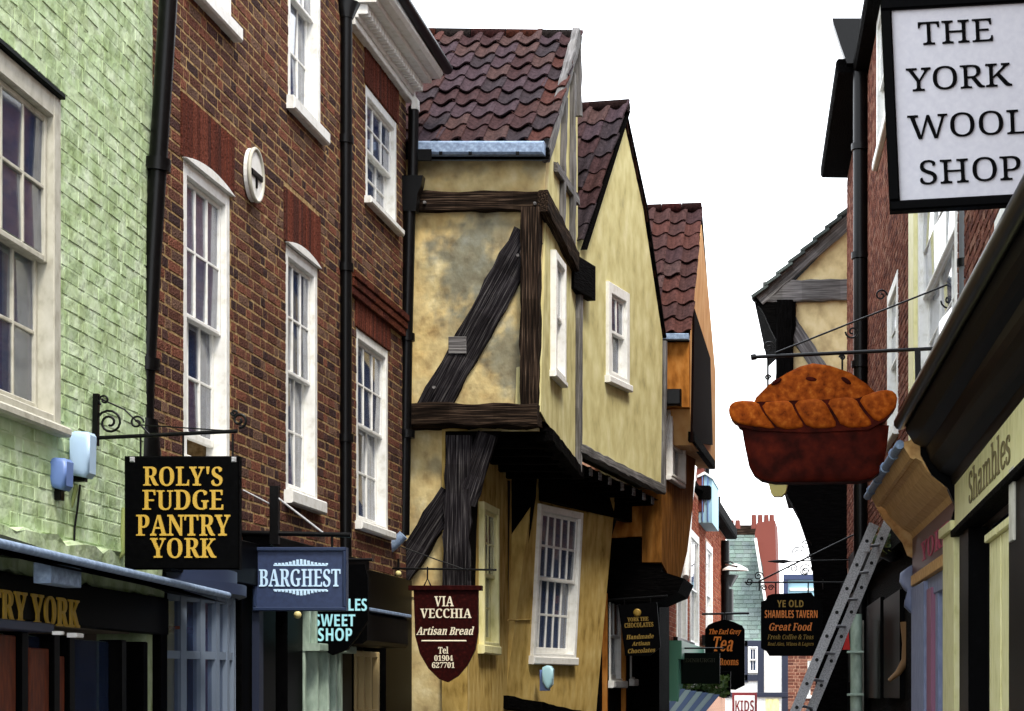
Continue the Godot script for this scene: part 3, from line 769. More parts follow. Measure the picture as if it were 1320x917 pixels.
func stained_panel(h: Node3D, list: Array, z: float, stains: Array, m: Material) -> void:
	# a hand-floated plaster panel, uneven, with sooty damp stains at the surveyed places [px, py, rx, ry, amount]
	var q := ppoly(list, z)
	var nx := 44; var ny := 66
	var f := FastNoiseLite.new(); f.seed = 77; f.frequency = 2.2; f.fractal_octaves = 5
	var f2 := FastNoiseLite.new(); f2.seed = 79; f2.frequency = 9.0; f2.fractal_octaves = 4
	var P0 := []; var C0 := []
	for j in ny + 1:
		for i in nx + 1:
			var a: Vector2 = q[0].lerp(q[1], float(i) / nx); var b: Vector2 = q[3].lerp(q[2], float(i) / nx)
			var p := a.lerp(b, float(j) / ny)
			var k := 0.0
			for st in stains:
				var c := P2(st[0], st[1], z); var rr := Vector2(abs(P2(st[0] + st[2], st[1], z).x - c.x), abs(P2(st[0], st[1] + st[3], z).y - c.y))
				var dd := ((p - c) / rr).length() + f.get_noise_2d(p.x, p.y) * .55 + f2.get_noise_2d(p.x, p.y) * .35
				k = max(k, st[4] * clampf((1.1 - dd) / .55, 0, 1))
			var streak := f2.get_noise_2d(p.x * 3, p.y * .5) * .10
			var warm := clampf(f.get_noise_2d(p.x * .8 + 20, p.y * .8) * .9 + .1, 0, .5)
			var base := Color(.97, .97, .95).lerp(Color(1.0, .84, .60), warm)
			C0.append((base * (1.0 + streak)).lerp(Color(.33, .40, .58), k * .95))
			P0.append(Vector3(p.x, p.y, z + f.get_noise_2d(p.x * .6, p.y * .6) * .022))
	var b2 := MB.new()
	for j in ny:
		for i in nx:
			var ix := [j * (nx + 1) + i, j * (nx + 1) + i + 1, (j + 1) * (nx + 1) + i + 1, (j + 1) * (nx + 1) + i]
			for t in [[0, 1, 2], [0, 2, 3]]:
				b2.tri(P0[ix[t[0]]], P0[ix[t[1]]], P0[ix[t[2]]])
				for e in [[0, 3], [2, 2], [1, 1]]:
					b2.c[b2.c.size() - e[1]] = C0[ix[t[e[0]]]]
	part(h, "plaster_panel", b2, m)

func timber_house() -> void:
	var D := 19.0
	var h := thing("timber_house", "jettied timber framed house with yellow plaster, heavy brace and pantile roof", "house", Transform3D(Basis.IDENTITY, Vector3(-3.6, 0, -D)))
	var side := T
	var stained: StandardMaterial3D = M.ochre.duplicate(); stained.vertex_color_use_as_albedo = true
	poly_part(h, "side_wall", [[505, 197], [704, 196], [697, 265], [694, 556], [505, 556]], -.3, -.03, M.ochre)
	stained_panel(h, [[528, 527], [690, 527], [690, 266], [528, 266]], -.005, [[610, 345, 62, 85, 1.0], [632, 300, 50, 40, .8], [655, 455, 34, 62, .9], [600, 420, 30, 40, .6]], stained)
	stained_panel(h, [[528, 252], [702, 252], [704, 205], [528, 205]], -.012, [[575, 215, 60, 14, .5], [690, 215, 20, 16, .5]], stained)
	var f := .0
	beam(h, "rail_beam", P(532, 262, f), P(701, 261, f), .19, .18, M.oak_brown, .012, "weathered brown rail with flaking paint")
	beam(h, "corner_post", P(685, 270, .02), P(684, 526, .02), .185, .22, M.oak_brown)
	beam(h, "brace", P(549, 545, .0), P(682, 303, .0), .30, .12, M.oak, .014, "broad grey black diagonal brace")
	beam(h, "jetty_beam", P(527, 538, .06), P(696, 537, .06), .22, .34, M.oak_brown, .02)
	for k in [[548, 262], [690, 263], [684, 290], [684, 505], [600, 538], [560, 500], [668, 330]]:
		var pg := MB.new(); var pc := P(k[0], k[1], .09); pg.tube([pc, pc + Vector3(0, 0, .035)], .016, 7); part(h, "oak_peg", pg, M.oak_grey)
	boxed(h, "lead_patch", P(578, 456, .07), P(601, 434, .078), M.oak_grey)
	var gt := MB.new(); gt.cbox(P(534, 205).x, P(620, 207).y, P(706, 205).x, P(620, 190).y, -.02, .24, .02)
	var gutter := part(h, "lead_gutter", gt, M.lead)
	for px in [566, 604, 665]: boxed(gutter, "clip", P(px, 200, .24), P(px + 4, 195, .25), M.iron)
	boxed(gutter, "gutter_end", P(528, 208, .24), P(556, 192, .255), M.iron)
	# storey below the jetty
	poly_part(h, "lower_side_wall", [[505, 553], [604, 553], [604, 1100], [505, 1100]], -.3, -.06, M.ochre)
	stained_panel(h, [[514, 770], [580, 770], [580, 553], [514, 553]], -.045, [[560, 600, 20, 14, .5], [535, 690, 20, 60, .4]], stained)
	poly_part(h, "dragon_post", [[574, 556], [646, 556], [630, 570], [617, 592], [609, 625], [606, 680], [604, 770], [574, 770]], -.28, .06, M.oak_shade_black)
	beam(h, "post_face", P(589, 768, .06), P(592, 562, .06), .25, .10, M.oak, .02)
	beam(h, "bracket_face", P(600, 650, .055), P(630, 560, .055), .19, .09, M.oak, .016)
	beam(h, "lower_brace", P(497, 770, .0), P(582, 636, .0), .24, .12, M.oak, .014)
	# face towards the street
	var tf := face(Vector3(-2.90, 0, -18.97), Vector3(-2.868, 0, -21.4)); T = tf
	var w := [P(709.5, 400).x, P(715, 484).y, P(723, 400).x, P(711, 324).y]
	onto(part(h, "gable_wall", wall_poly(ppoly([[697, 531], [742, 613], [745, 330], [744.3, 60], [706, 202]]), [w], -.25, 0), M.cream), h, tf)
	var win := sash(h, w[0], w[1], w[2], w[3], 2, 1, 1, {"frame": .07, "z": .06, "sill_h": .06}); onto(win, h, tf)
	onto(beam(h, "gable_brace", P(700, 258, .03), P(741, 338, .03), .22, .10, M.oak_brown), h, tf)
	onto(beam(h, "gable_stud", P(737, 335, .02), P(738, 95, .02), .12, .07, M.oak_grey), h, tf)
	onto(beam(h, "gable_stud", P(724, 290, .02), P(727, 125, .02), .10, .07, M.oak_grey), h, tf)
	onto(beam(h, "barge_board", P(704, 200, .05), P(744, 44, .05), .16, .08, M.oak_grey), h, tf)
	onto(beam(h, "barge_board", P(744.6, 46, .05), P(745.5, 150, .05), .07, .08, M.oak_grey), h, tf)
	onto(beam(h, "gable_tie", P(716, 215, .02), P(744, 260, .02), .10, .06, M.oak_grey), h, tf)
	# recessed street wall of the lower storey
	var tl := face(Vector3(-3.63, 0, -19.0), Vector3(-3.60, 0, -21.5)); T = tl
	var lw := [P(617, 700).x, P(622, 832).y, P(637, 700).x, P(620, 648).y]
	onto(part(h, "lower_street_wall", wall_poly(rect(0, 0, 2.4, P(620, 560).y), [lw], -.25, 0), M.lower), h, tl)
	onto(sash(h, lw[0], lw[1], lw[2], lw[3], 2, 2, 2, {"paint": M.cream_paint, "frame": .06, "z": .06, "room": M.shop_interior}), h, tl)
	# soffit and joists of the jetty
	T = side
	var yj := P(620, 553).y
	var sf := MB.new()
	var y2 := spot(742, 612, 21.4).y
	var A := Vector3(-.7, yj - .02, -.05); var B := Vector3(.73, yj - .02, -.05); var C := Vector3(.735, y2 + .03, -2.4); var E := Vector3(-.7, y2 + .03, -2.4)
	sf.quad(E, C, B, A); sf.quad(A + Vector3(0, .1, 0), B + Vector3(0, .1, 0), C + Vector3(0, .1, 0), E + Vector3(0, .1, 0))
	part(h, "soffit", sf, M.oak_shade_black)
	for k in 5:
		var t := (k + .6) / 5.2
		var p := A.lerp(E, t); var q := B.lerp(C, t)
		beam(h, "joist", p + Vector3(0, -.06, 0), q + Vector3(-.03, -.06, 0), .13, .12, M.oak_shade_black, .008, "", Vector3.UP)
	beam(h, "bressumer", B + Vector3(-.02, -.02, -.05), C + Vector3(-.02, -.02, 0), .16, .14, M.oak_shade_black, .01, "", Vector3.UP)
	poly_part(h, "passage_shade_sheet", [[638, 600], [692, 600], [690, 640], [652, 900], [628, 1090], [615, 1090]], -2.5, -2.45, M.oak_shade_black)  # dark sheet painted in for the shadowed gap between the houses
	# roof: near slope with its pantiles, far slope, ridge
	var eave := side.affine_inverse() * spot(620, 186, 18.86); var top := side.affine_inverse() * spot(744, 46, 21.25)
	var e0 := Vector3(-1.55, eave.y, eave.z); var e1 := Vector3(.79, eave.y, eave.z); var r0 := Vector3(-1.55, top.y, top.z); var r1 := Vector3(.74, top.y - .03, top.z)
	var rb := MB.new(); var dn := Vector3(0, -.05, 0)
	rb.quad(e0 + dn, e1 + dn, r1 + dn, r0 + dn); rb.quad(e0 + dn * 3, r0 + dn * 3, r1 + dn * 3, e1 + dn * 3)
	rb.quad(e0 + dn * 3, e1 + dn * 3, e1 + dn, e0 + dn)
	rb.quad(r0 + dn, r1 + dn, Vector3(.4, eave.y, top.z - 2.3), Vector3(-1.55, eave.y, top.z - 2.3))
	var roof := part(h, "roof", rb, M.oak_shade_black)
	tile_roof(roof, e0, e1 + Vector3(.02, 0, 0), r0, [0, 1, 3, 4, 5, 0, 3, 2], 14)
	for i in 6:
		var rt := MB.new(); var a := r0.lerp(r1, i / 6.0); var b := r0.lerp(r1, (i + .97) / 6.0)
		rt.col = [s(.17, .10, .10), s(.22, .12, .11), s(.15, .12, .12)][i % 3].srgb_to_linear(); rt.tube([a + Vector3(0, .01, 0), b + Vector3(0, .01, 0)], .085, 10)
		part(roof, "ridge_tile", rt, M.tile)
	boxed(h, "unseen_body", Vector3(-3.5, 0, -2.35), Vector3(-.1, eave.y - .1, -.35), M.ochre)

func cream_house() -> void:
	var xf := face(Vector3(-2.85, 0, -21.42), Vector3(-2.19, 0, -24.3))
	var h := thing("cream_gable_house", "crooked cream rendered gable house jettied over a leaning yellow ground storey", "house", xf)
	var w := [P(781, 430).x, P(780, 484).y, P(808, 430).x, P(795, 371).y]
	var wall := part(h, "gable_wall", wall_poly(ppoly([[747, 578], [852, 631], [853.5, 520], [854, 435], [829, 268], [803, 150], [775, 236], [747, 324]]), [w], -.28, 0), M.cream)
	sash(h, w[0], w[1], w[2], w[3], 2, 1, 1, {"frame": .10, "stile": .04, "z": .04, "sill_h": .08, "sill_over": .04, "barw": .03})
	var apex := P(803, 140); var el := P(747, 316); var er := P(855, 436); var mr := P(830, 268)
	# near slope of the roof, tile by tile
	var dx := (apex - el); dx.z = 0
	var e1 := el + Vector3(-.02, .0, .08); var e0 := e1 + Vector3(0, 0, -2.3)
	var r1 := apex + Vector3(0, .03, .08); var r0 := r1 + Vector3(0, 0, -2.3)
	var rb := MB.new(); var dn := Vector3(.05, -.05, 0)
	rb.quad(e0 + dn, e1 + dn, r1 + dn, r0 + dn)
	# far slope, curved where the rafters have sagged
	var pr := [apex + Vector3(0, .02, 0), mr + Vector3(.03, .02, 0), er + Vector3(.02, .0, 0)]
	for i in 2:
		var a: Vector3 = pr[i]; var b: Vector3 = pr[i + 1]; var bk := Vector3(0, 0, -2.2); var fo := Vector3(0, 0, .03); var th := Vector3(.025, .02, 0)
		rb.quad(b + fo, b + bk, a + bk, a + fo); rb.quad(a + fo + th, a + bk + th, b + bk + th, b + fo + th); rb.quad(a + fo, a + fo + th, b + fo + th, b + fo)
	var roof := part(h, "roof", rb, M.oak_shade_black)
	tile_roof(roof, e0, e1, r0, [0, 4, 3, 0, 1, 4, 5], 22)
	for i in 5:
		var rt := MB.new(); var a := r0.lerp(r1, i / 5.0); var b := r0.lerp(r1, (i + .97) / 5.0)
		rt.col = [s(.14, .09, .09), s(.19, .12, .12)][i % 2].srgb_to_linear(); rt.tube([a, b], .08, 10); part(roof, "ridge_tile", rt, M.tile)
	for i in 9:      # tile ends showing along the far verge
		var t := i / 9.0; var a: Vector3 = pr[0].lerp(pr[1], t * 2) if t < .5 else pr[1].lerp(pr[2], t * 2 - 1)
		var b := MB.new(); b.col = [s(.2, .12, .11), s(.16, .12, .13)][i % 2].srgb_to_linear(); b.bar(a + Vector3(.02, .02, -.03), a + Vector3(.02 + .30 * .45, .02 - .30, -.03), .03, .10, Vector3(0, 0, 1)); part(roof, "verge_tile", b, M.tile)
	# bottom rail, joist ends, dark soffit
	beam(h, "bottom_rail", P(744, 578, .03), P(853, 632, .03), .10, .12, M.oak_grey, .01)
	var j0 := P(747, 590, -.02); var j1 := P(852, 640, -.02)
	var so := MB.new()
	so.quad(j0 + Vector3(0, -.05, -.02), j0 + Vector3(0, -.05, -1.1), j1 + Vector3(0, -.05, -1.1), j1 + Vector3(0, -.05, -.02))
	so.box(Vector3(j0.x, j1.y - .32, -.4), Vector3(j1.x, j0.y, -.5))
	part(h, "soffit", so, M.oak_shade_black)
	for q in [761, 772, 784, 800, 815, 829, 841]:
		var t: float = (q - 747.0) / 105.0
		var p := j0.lerp(j1, t) + Vector3(0, -.10, 0)
		var bm := beam(h, "joist", p + Vector3(0, 0, -.7), p + Vector3(0, 0, -.02), .11, .12, M.oak_shade_black, .006, "", Vector3.UP)
		boxed(h, "joist_end", p + Vector3(-.045, -.045, -.015), p + Vector3(.045, .045, .0), M.oak_grey)
	beam(h, "corner_post", P(743.5, 610, .03), P(744.5, 345, .03), .09, .10, M.oak_grey, .01)
	beam(h, "corner_post", P(854, 628, .0), P(855.5, 440, .0), .06, .08, M.oak_grey, .006)
	boxed(h, "bracket_block", P(740, 372, .12), P(757, 344, .02), M.oak_shade_black)
	# leaning ground and first storey
	var tl := face(Vector3(-3.565, 0, -21.6), Vector3(-2.945, 0, -23.74), 0, .055); T = tl
	var lw := [P(688, 750).x, P(685, 846).y, P(743.5, 750).x, P(700, 651).y]
	onto(part(h, "lower_wall", wall_poly(ppoly([[691, 600], [795, 620], [770, 900], [757, 1080], [627, 1090], [651, 900]]), [lw], -.3, 0), M.lower), h, tl)
	var win := sash(h, lw[0], lw[1], lw[2], lw[3], 5, 2, 2, {"frame": .065, "stile": .045, "z": .045, "sill_h": .09, "sill_over": .03, "barw": .026, "curtain_or_reflection": .5, "mid": P(690, 745).y})
	onto(win, h, tl)
	onto(beam(h, "base_moulding", P(648, 905, .06), P(748, 925, .06), .14, .14, M.oak_shade_black), h, tl)
	var cr := MB.new(); cr.tube([P(655, 800, .012), P(684, 799, .012)], .01, 6); onto(part(h, "cable", cr, M.lower), h, tl)
	T = xf
	boxed(h, "unseen_body", Vector3(.1, 0, -4), Vector3(2.8, el.y - .3, -1.1), M.cream)

func orange_house() -> void:
	var xf := face(Vector3(-1.885, 0, -24.52), Vector3(-1.80, 0, -28.5))
	var h := thing("orange_gable_house", "orange rendered gable house with dark pantiles and white oriel window", "house", xf)
	part(h, "gable_wall", wall_poly(ppoly([[888, 508], [888.5, 446], [904.5, 290], [914, 384], [922.5, 480], [922.5, 604], [893, 574]]), [], -.25, 0), M.peach)
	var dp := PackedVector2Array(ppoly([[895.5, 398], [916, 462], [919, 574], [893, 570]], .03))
	var db := MB.new(); db.prism(dp, .0, .03); part(h, "dark_recess_panel", db, M.recess_shade, "flat dark panel standing for a shaded recess")  # shade of the recess put into a near-black flat panel
	var so := MB.new(); var sa := P(895, 590, .04); var sb2 := P(922, 600, .04); so.box(Vector3(sa.x, sb2.y - .06, -.04), Vector3(sb2.x, sb2.y + .06, .04)); part(h, "soffit", so, M.oak_shade_black)
	# side wall towards us and roof
	var ts := Transform3D(Basis.IDENTITY, Vector3(-2.0, 0, -24.5)); T = ts
	onto(poly_part(h, "side_wall", [[835, 437], [888.5, 437], [888.5, 525], [835, 525]], -.2, 0, M.orange), h, ts)
	var gt := MB.new(); gt.cbox(P(850, 438).x, P(850, 440).y, P(889, 438).x, P(850, 432).y, -.02, .12, .01); onto(part(h, "lead_gutter", gt, M.lead), h, ts)
	var hb := MB.new(); hb.cbox(P(852, 525).x, P(852, 524).y, P(879, 500).x, P(852, 503).y, -.1, .12, .02); onto(part(h, "black_hopper", hb, M.iron), h, ts)
	var eave := ts.affine_inverse() * spot(870, 431, 24.45); var top := ts.affine_inverse() * spot(905, 268, 26.5)
	var e0 := Vector3(-.95, eave.y, eave.z); var e1 := Vector3(.13, eave.y, eave.z); var r0 := Vector3(-.95, top.y - .04, top.z); var r1 := Vector3(.15, top.y, top.z)
	var rb := MB.new(); var dn := Vector3(0, -.05, 0)
	rb.quad(e0 + dn, e1 + dn, r1 + dn, r0 + dn); rb.quad(e0 + dn * 2, r0 + dn * 2, r1 + dn * 2, e1 + dn * 2)
	rb.quad(r0 + dn, r1 + dn, Vector3(.2, eave.y, top.z - 2.0), Vector3(-.95, eave.y, top.z - 2.0))
	var roof := part(h, "roof", rb, M.oak_shade_black)
	tile_roof(roof, e0, e1 + Vector3(.03, 0, 0), r0, [1, 1, 2, 0, 5, 1, 2], 33)
	for i in 4:
		var rt := MB.new(); var a := r0.lerp(r1, i / 4.0); var b := r0.lerp(r1, (i + .97) / 4.0)
		rt.col = [s(.2, .1, .09), s(.16, .11, .11)][i % 2].srgb_to_linear(); rt.tube([a, b], .075, 10); part(roof, "ridge_tile", rt, M.tile)
	for c in roof.get_children(): pass
	onto(roof, h, ts)
	onto(poly_part(h, "orange_soffit_panel", [[788, 694], [797, 664], [837, 641], [835, 694]], -.1, .02, M.orange), h, ts)
	onto(poly_part(h, "jetty_underside", [[784, 694], [852, 690], [853, 737], [882, 746], [874, 764], [846, 776], [784, 776]], -1.6, .02, M.oak_shade_black), h, ts)
	onto(poly_part(h, "unseen_body", [[780, 530], [850, 530], [850, 1090], [780, 1090]], -3.2, -1.65, M.oak_shade_black), h, ts)
	# tawny first storey
	var t2 := face(Vector3(-2.22, 0, -24.42), Vector3(-1.985, 0, -27.1)); T = t2
	var w := [P(859, 580).x, P(866, 618).y, P(877, 580).x, P(862, 531).y]
	onto(part(h, "first_floor_wall", wall_poly(ppoly([[853, 512], [898, 512], [898, 570], [893, 655], [886, 712], [877, 748], [862, 742], [853, 725]]), [w], -.25, 0), M.tawny), h, t2)
	onto(sash(h, w[0], w[1], w[2], w[3], 3, 1, 1, {"frame": .06, "z": .08, "sill_h": .05, "sill_over": .03, "barw": .03}), h, t2)
	# chocolate shop below
	var t3 := face(Vector3(-2.95, 0, -24.0), Vector3(-2.62, 0, -27.6)); T = t3
	var s1 := [P(785, 800).x, P(787, 878).y, P(802, 800).x, P(787, 762).y]; var s2 := [P(812, 800).x, P(815, 876).y, P(837, 800).x, P(815, 770).y]
	onto(part(h, "shop_wall", wall_poly(ppoly([[773, 745], [846, 745], [846, 1030], [773, 1060]]), [s1, s2], -.2, 0), M.oak_shade_black), h, t3)
	for q in [s1, s2]: onto(sash(h, q[0], q[1], q[2], q[3], 2, 1, 1, {"paint": M.white, "frame": .05, "z": .02, "curtain_or_reflection": .45}), h, t3)
	for px in [780, 804, 839]: onto(boxed(h, "pilaster", P(px - 2.5, 1000, .0), P(px + 2.5, 765, .06), M.orange), h, t3)

func far_left() -> void:
	var xf := face(Vector3(-2.66, 0, -28.7), Vector3(-2.66, 0, -45))
	var h := thing("red_brick_house", "far red brick house with tall white windows and blue dormer", "house", xf)
	var top := P(935, 690).y
	var wins := []
	for q in [[871, 884], [888.5, 899.5], [909, 917]]: wins.append([P(q[0], 790).x, P(q[0], 832).y, P(q[1], 790).x, P(q[0], 832).y + 2.1])
	var wall := part(h, "wall", wall_poly(rect(0, 0, P(935, 700).x, top), wins, -.25, 0), M.mortar_pink)
	lay_bricks(wall, 0, 2.2, P(935, 700).x, top, wins, pal([[.42, .13, .08], [.36, .10, .06], [.46, .17, .10], [.30, .08, .05]]), M.brick, 0, .008, .003, 40)
	for w in wins: sash(h, w[0], w[1], w[2], w[3], 2, 1, 1, {"frame": .12, "z": .03, "barw": .05, "blind_or_reflection": .96})
	boxed(h, "unseen_body", Vector3(0, 0, -4), Vector3(P(935, 700).x, top, -1.0), M.mortar_pink)
	var e := MB.new(); e.cbox(P(900, 690).x, top - .05, P(937, 690).x, top + .22, -.1, .25, .03); part(h, "eaves", e, M.oak_shade_black)
	var rf := MB.new(); rf.quad(Vector3(0, top + .1, .1), Vector3(P(935, 700).x, top + .1, .1), Vector3(P(935, 700).x, top + 1.2, -2), Vector3(0, top + 1.2, -2)); part(h, "roof", rf, M.oak_shade_black)
	var T0 := T
	var ts := Transform3D(Basis.IDENTITY, Vector3(-2.66, 0, -37)); T = ts
	var dm := MB.new(); dm.prism(PackedVector2Array(ppoly([[900.5, 674], [900.5, 612], [909, 609], [918, 616], [918, 674]])), -2.0, 0)
	var dor := part(h, "dormer", dm, M.pale_blue); onto(dor, h, ts)
	for px in [905, 912]: onto(boxed(h, "dormer_rib", P(px, 673, .0), P(px + 1.2, 613, .04), M.plastic_blue), h, ts)
	onto(poly_part(h, "dormer_cap", [[899, 613], [908, 608], [919, 615], [919, 618], [909, 611.5], [899, 616]], -2.0, .06, M.white), h, ts)
	var chm := MB.new(); chm.cbox(P(897.5, 640).x, P(897, 660).y, P(907.5, 640).x, P(897, 584).y, -.7, .02); var ch := part(h, "chimney", chm, M.red_brick_far); onto(ch, h, ts)
	onto(boxed(h, "chimney_band", P(896.5, 603, .04), P(908, 600, -.72), M.red_brick_far), h, ts)
	onto(boxed(h, "chimney_shaft", P(909.5, 620, -.1), P(915.5, 582, -.4), M.iron), h, ts)
	T = T0
	onto(poly_part(h, "far_chimney", [[921, 682], [922, 640], [929, 640], [930, 682]], -11.0, -10.5, M.oak_brown), h, xf)
	var dp := MB.new(); dp.tube([P(935, 697, .1), P(935.5, 900, .1)], .10, 8); dp.tube([P(935.5, 800, .1), P(935.5, 760, .1)], .18, 8); dp.tube([P(935.5, 757, .1), P(935.5, 742, .1)], .14, 8, .3)
	part(h, "downpipe", dp, M.iron)
	var lam := MB.new(); lam.tube([P(936, 728, .2), P(950, 731, .9)], .02, 6); part(h, "lamp_arm", lam, M.iron)
	var wp := MB.new(); wp.tube([P(896.5, 588, .12), P(889, 650, .2), P(884, 745, .3)], .055, 8); part(h, "white_pipe", wp, M.white)
	for px in [868, 905]: boxed(h, "window_rail", P(px, 832, .05), P(px + 28, 829, .12), M.iron)
	# green shop front with its sign board and awning
	var gs := MB.new(); gs.cbox(P(858, 850).x, P(858, 850).y, P(906, 840).x, P(858, 826).y, 0, .25); gs.cbox(P(858, 870).x, 0, P(866, 870).x, P(858, 850).y, 0, .2)
	part(h, "shop_front", gs, M.shop_green)
	boxed(h, "shop_window", Vector3(P(867, 870).x, 0, 0), Vector3(P(906, 870).x, P(858, 850).y, .06), M.black_paint)
	var aw := thing("striped_awning", "blue and pale striped awning over a far shop", "awning", Transform3D(Basis.IDENTITY, spot(870, 917, 30)))
	for i in 9:
		var b := MB.new(); var x0 := P(838 + i * 7.5, 900).x; var x1 := P(838 + (i + 1) * 7.5, 900).x; var y0 := P(850, 886 + i * 1.2).y; var y1 := P(850, 925).y
		b.quad(Vector3(x0, y1, .5), Vector3(x1, y1, .5), Vector3(x1 + .25, y0, -.3), Vector3(x0 + .25, y0, -.3)); b.quad(Vector3(x0 + .25, y0 - .01, -.3), Vector3(x1 + .25, y0 - .01, -.3), Vector3(x1, y1 - .01, .5), Vector3(x0, y1 - .01, .5))
		part(aw, "stripe", b, plain(s(.26, .34, .48), .8) if i % 2 == 0 else plain(s(.46, .54, .56), .8))
	# a hanging basket of yellow flowers
	var hbk := thing("hanging_basket", "hanging basket of yellow green flowers under dark shop board", "hanging basket", Transform3D(Basis.IDENTITY, spot(895, 905, 31)))
	var bk := MB.new(); bk.lathe([Vector2(.02, 0), Vector2(.16, .06), Vector2(.22, .2)], Vector3.ZERO, 12); part(hbk, "basket", bk, M.iron)
	var lf := MB.new()
	for i in 420:
		var p := Vector3(rng.randf_range(-.42, .55), rng.randf_range(.08, .42), rng.randf_range(-.2, .25)); var n := Vector3(rng.randf_range(-1, 1), rng.randf_range(-1, 1), rng.randf_range(-1, 1)).normalized() * .045; var t := n.cross(Vector3(.3, .5, .8)).normalized() * .03
		lf.col = Color(.9, .95, .3) if rng.randf() < .4 else Color(.5, .75, .35)
		lf.quad(p - n, p + t, p + n, p - t)
	part(hbk, "foliage", lf, M.leaf)

func far_end() -> void:
	var d := 70.0
	var h := thing("slate_roof_house", "distant house with green grey slate roof and red brick chimneys", "house", Transform3D(Basis.IDENTITY, Vector3(-3.2, 0, -d)))
	var q := [P(930, 852), P(1004, 852)]
	var top := T.affine_inverse() * spot(955, 688, d + 5)
	var rb := MB.new(); rb.quad(q[0], q[1], Vector3(P(976, 690).x * 1.0 + .0, top.y, -5), Vector3(q[0].x, top.y, -5)); rb.quad(q[0] + Vector3(0, -.1, 0), Vector3(q[0].x, top.y - .1, -5), Vector3(P(976, 690).x, top.y - .1, -5), q[1] + Vector3(0, -.1, 0))
	var roof := part(h, "roof", rb, M.slate)
	var sl := MB.new(); var r := RandomNumberGenerator.new(); r.seed = 9
	var rows := 30
	for j in rows:
		var t := j / float(rows); var x1 := lerpf(q[1].x, P(976, 690).x, t); var x: float = q[0].x - r.randf() * .3
		while x < x1 - .05:
			var w := r.randf_range(.26, .38); var k := r.randf_range(.6, 1.0); sl.col = Color(k, k * r.randf_range(.95, 1.1), k)
			var y := lerpf(q[0].y, top.y, t); var z := -5.0 * t; var y2 := lerpf(q[0].y, top.y, t + 1.15 / rows); var z2 := -5.0 * (t + 1.15 / rows); var e: float = min(x + w - .015, x1)
			sl.quad(Vector3(x, y, z + .05), Vector3(e, y, z + .05), Vector3(e, y2, z2 + .02), Vector3(x, y2, z2 + .02)); x += w
	part(roof, "slates", sl, M.slate).set_meta("kind", "stuff")
	poly_part(h, "chimney", [[973, 690], [976, 674], [999, 671], [1000, 700], [1003, 800], [991, 800], [983, 730]], -4.4, -1.0, M.red_brick_far)
	boxed(h, "chimney", P(937, 692, -4.9), P(976, 680, -5.9), M.oak_brown)
	for px in [943, 951, 972, 980, 988, 995]:
		var b := MB.new(); b.tube([P(px, 682, -4.0), P(px, 671 if px < 960 else 664, -4.0)], .11, 8, .09); part(h, "chimney_pot", b, M.red_brick_far)
	var v := MB.new(); v.bar(P(974, 694, -.8), P(990, 796, -.8), .1, .1); part(h, "verge", v, M.white)
	var an := MB.new(); an.tube([P(952, 682, -4), P(952, 646, -4)], .018, 5)
	for y in [648, 655]: an.tube([P(946, y, -4), P(960, y - 1, -4)], .014, 5)
	part(h, "aerial", an, M.offwhite)
	var gw := MB.new(); gw.cbox(q[0].x, 0, q[1].x, q[0].y + .1, -4.5, -.2); part(h, "wall", gw, M.white)
	boxed(h, "eaves_gutter", q[0] + Vector3(0, -.14, -.1), q[1] + Vector3(0, -.02, .12), M.offwhite)
	# black and white frontage further down the street
	var f := thing("black_and_white_house", "far white house with navy timber framing and small sash window", "house", Transform3D(Basis.IDENTITY, Vector3(-2.9, 0, -58)))
	var ww := [P(964.5, 850).x, P(964, 868).y, P(977, 850).x, P(964, 834).y]
	part(f, "wall", wall_poly(ppoly([[930, 858], [955, 858], [955, 826], [1012, 826], [1012, 960], [930, 960]]), [ww], -.3, 0), M.white)
	for k in [[955, 826, 1012, 834], [955, 826, 964, 880], [977, 826, 985, 895], [955, 870, 985, 878], [930, 893, 1016, 899], [1008, 826, 1016, 940], [930, 858, 955, 864]]:
		boxed(f, "timber", P(k[0], k[3], .0), P(k[2], k[1], .05 + .004 * (k[0] % 7)), M.navy)
	sash(f, ww[0], ww[1], ww[2], ww[3], 2, 1, 1, {"frame": .04, "sill": false, "z": .08})
	for k in [[987, 901, 1004, 930]]: boxed(f, "shop_window", P(k[0], k[3], .0), P(k[2], k[1], .03), M.cream_paint)
	var sg := thing("red_framed_sign", "white sign in a red frame below navy timbered house", "sign", Transform3D(Basis.IDENTITY, spot(960, 930, 54)))
	boxed(sg, "frame", P(944, 930, -.05), P(976, 893, 0), plain(s(.42, .08, .10), .6)); boxed(sg, "board", P(947, 928, 0), P(973, 897, .03), M.white)
	words_px(sg, "KIDS", 948, 903, 972, 918, .03, plain(s(.42, .08, .10), .6), true, false)
	var b2 := thing("far_brick_house", "small far brick house with white windows behind aluminium ladder", "house", Transform3D(Basis.IDENTITY, Vector3(-1.2, 0, -56)))
	var hs := [[P(1041, 850).x, P(1041, 872).y, P(1048, 850).x, P(1041, 852).y], [P(1036, 890).x, P(1036, 897).y, P(1045, 890).x, P(1036, 876).y]]
	var w2 := part(b2, "wall", wall_poly(ppoly([[1016, 835], [1090, 835], [1090, 970], [1016, 970]]), hs, -.3, 0), M.mortar_pink)
	lay_bricks(w2, P(1016, 850).x, P(1016, 930).y, P(1090, 850).x, P(1016, 835).y, hs, pal(RIGHT_RED), M.brick, 0, .01, .003, 51, .075, .02)
	for q2 in hs: sash(b2, q2[0], q2[1], q2[2], q2[3], 2, 1, 1, {"frame": .04})
	# pale blue house front with dark blue edge
	var pb := thing("pale_blue_house", "pale blue boarded house front edged in dark blue", "house", Transform3D(Basis.IDENTITY, Vector3(-.6, 0, -52)))
	poly_part(pb, "wall", [[1012, 748], [1110, 748], [1110, 834], [1012, 834]], -1.5, 0, M.pale_blue)
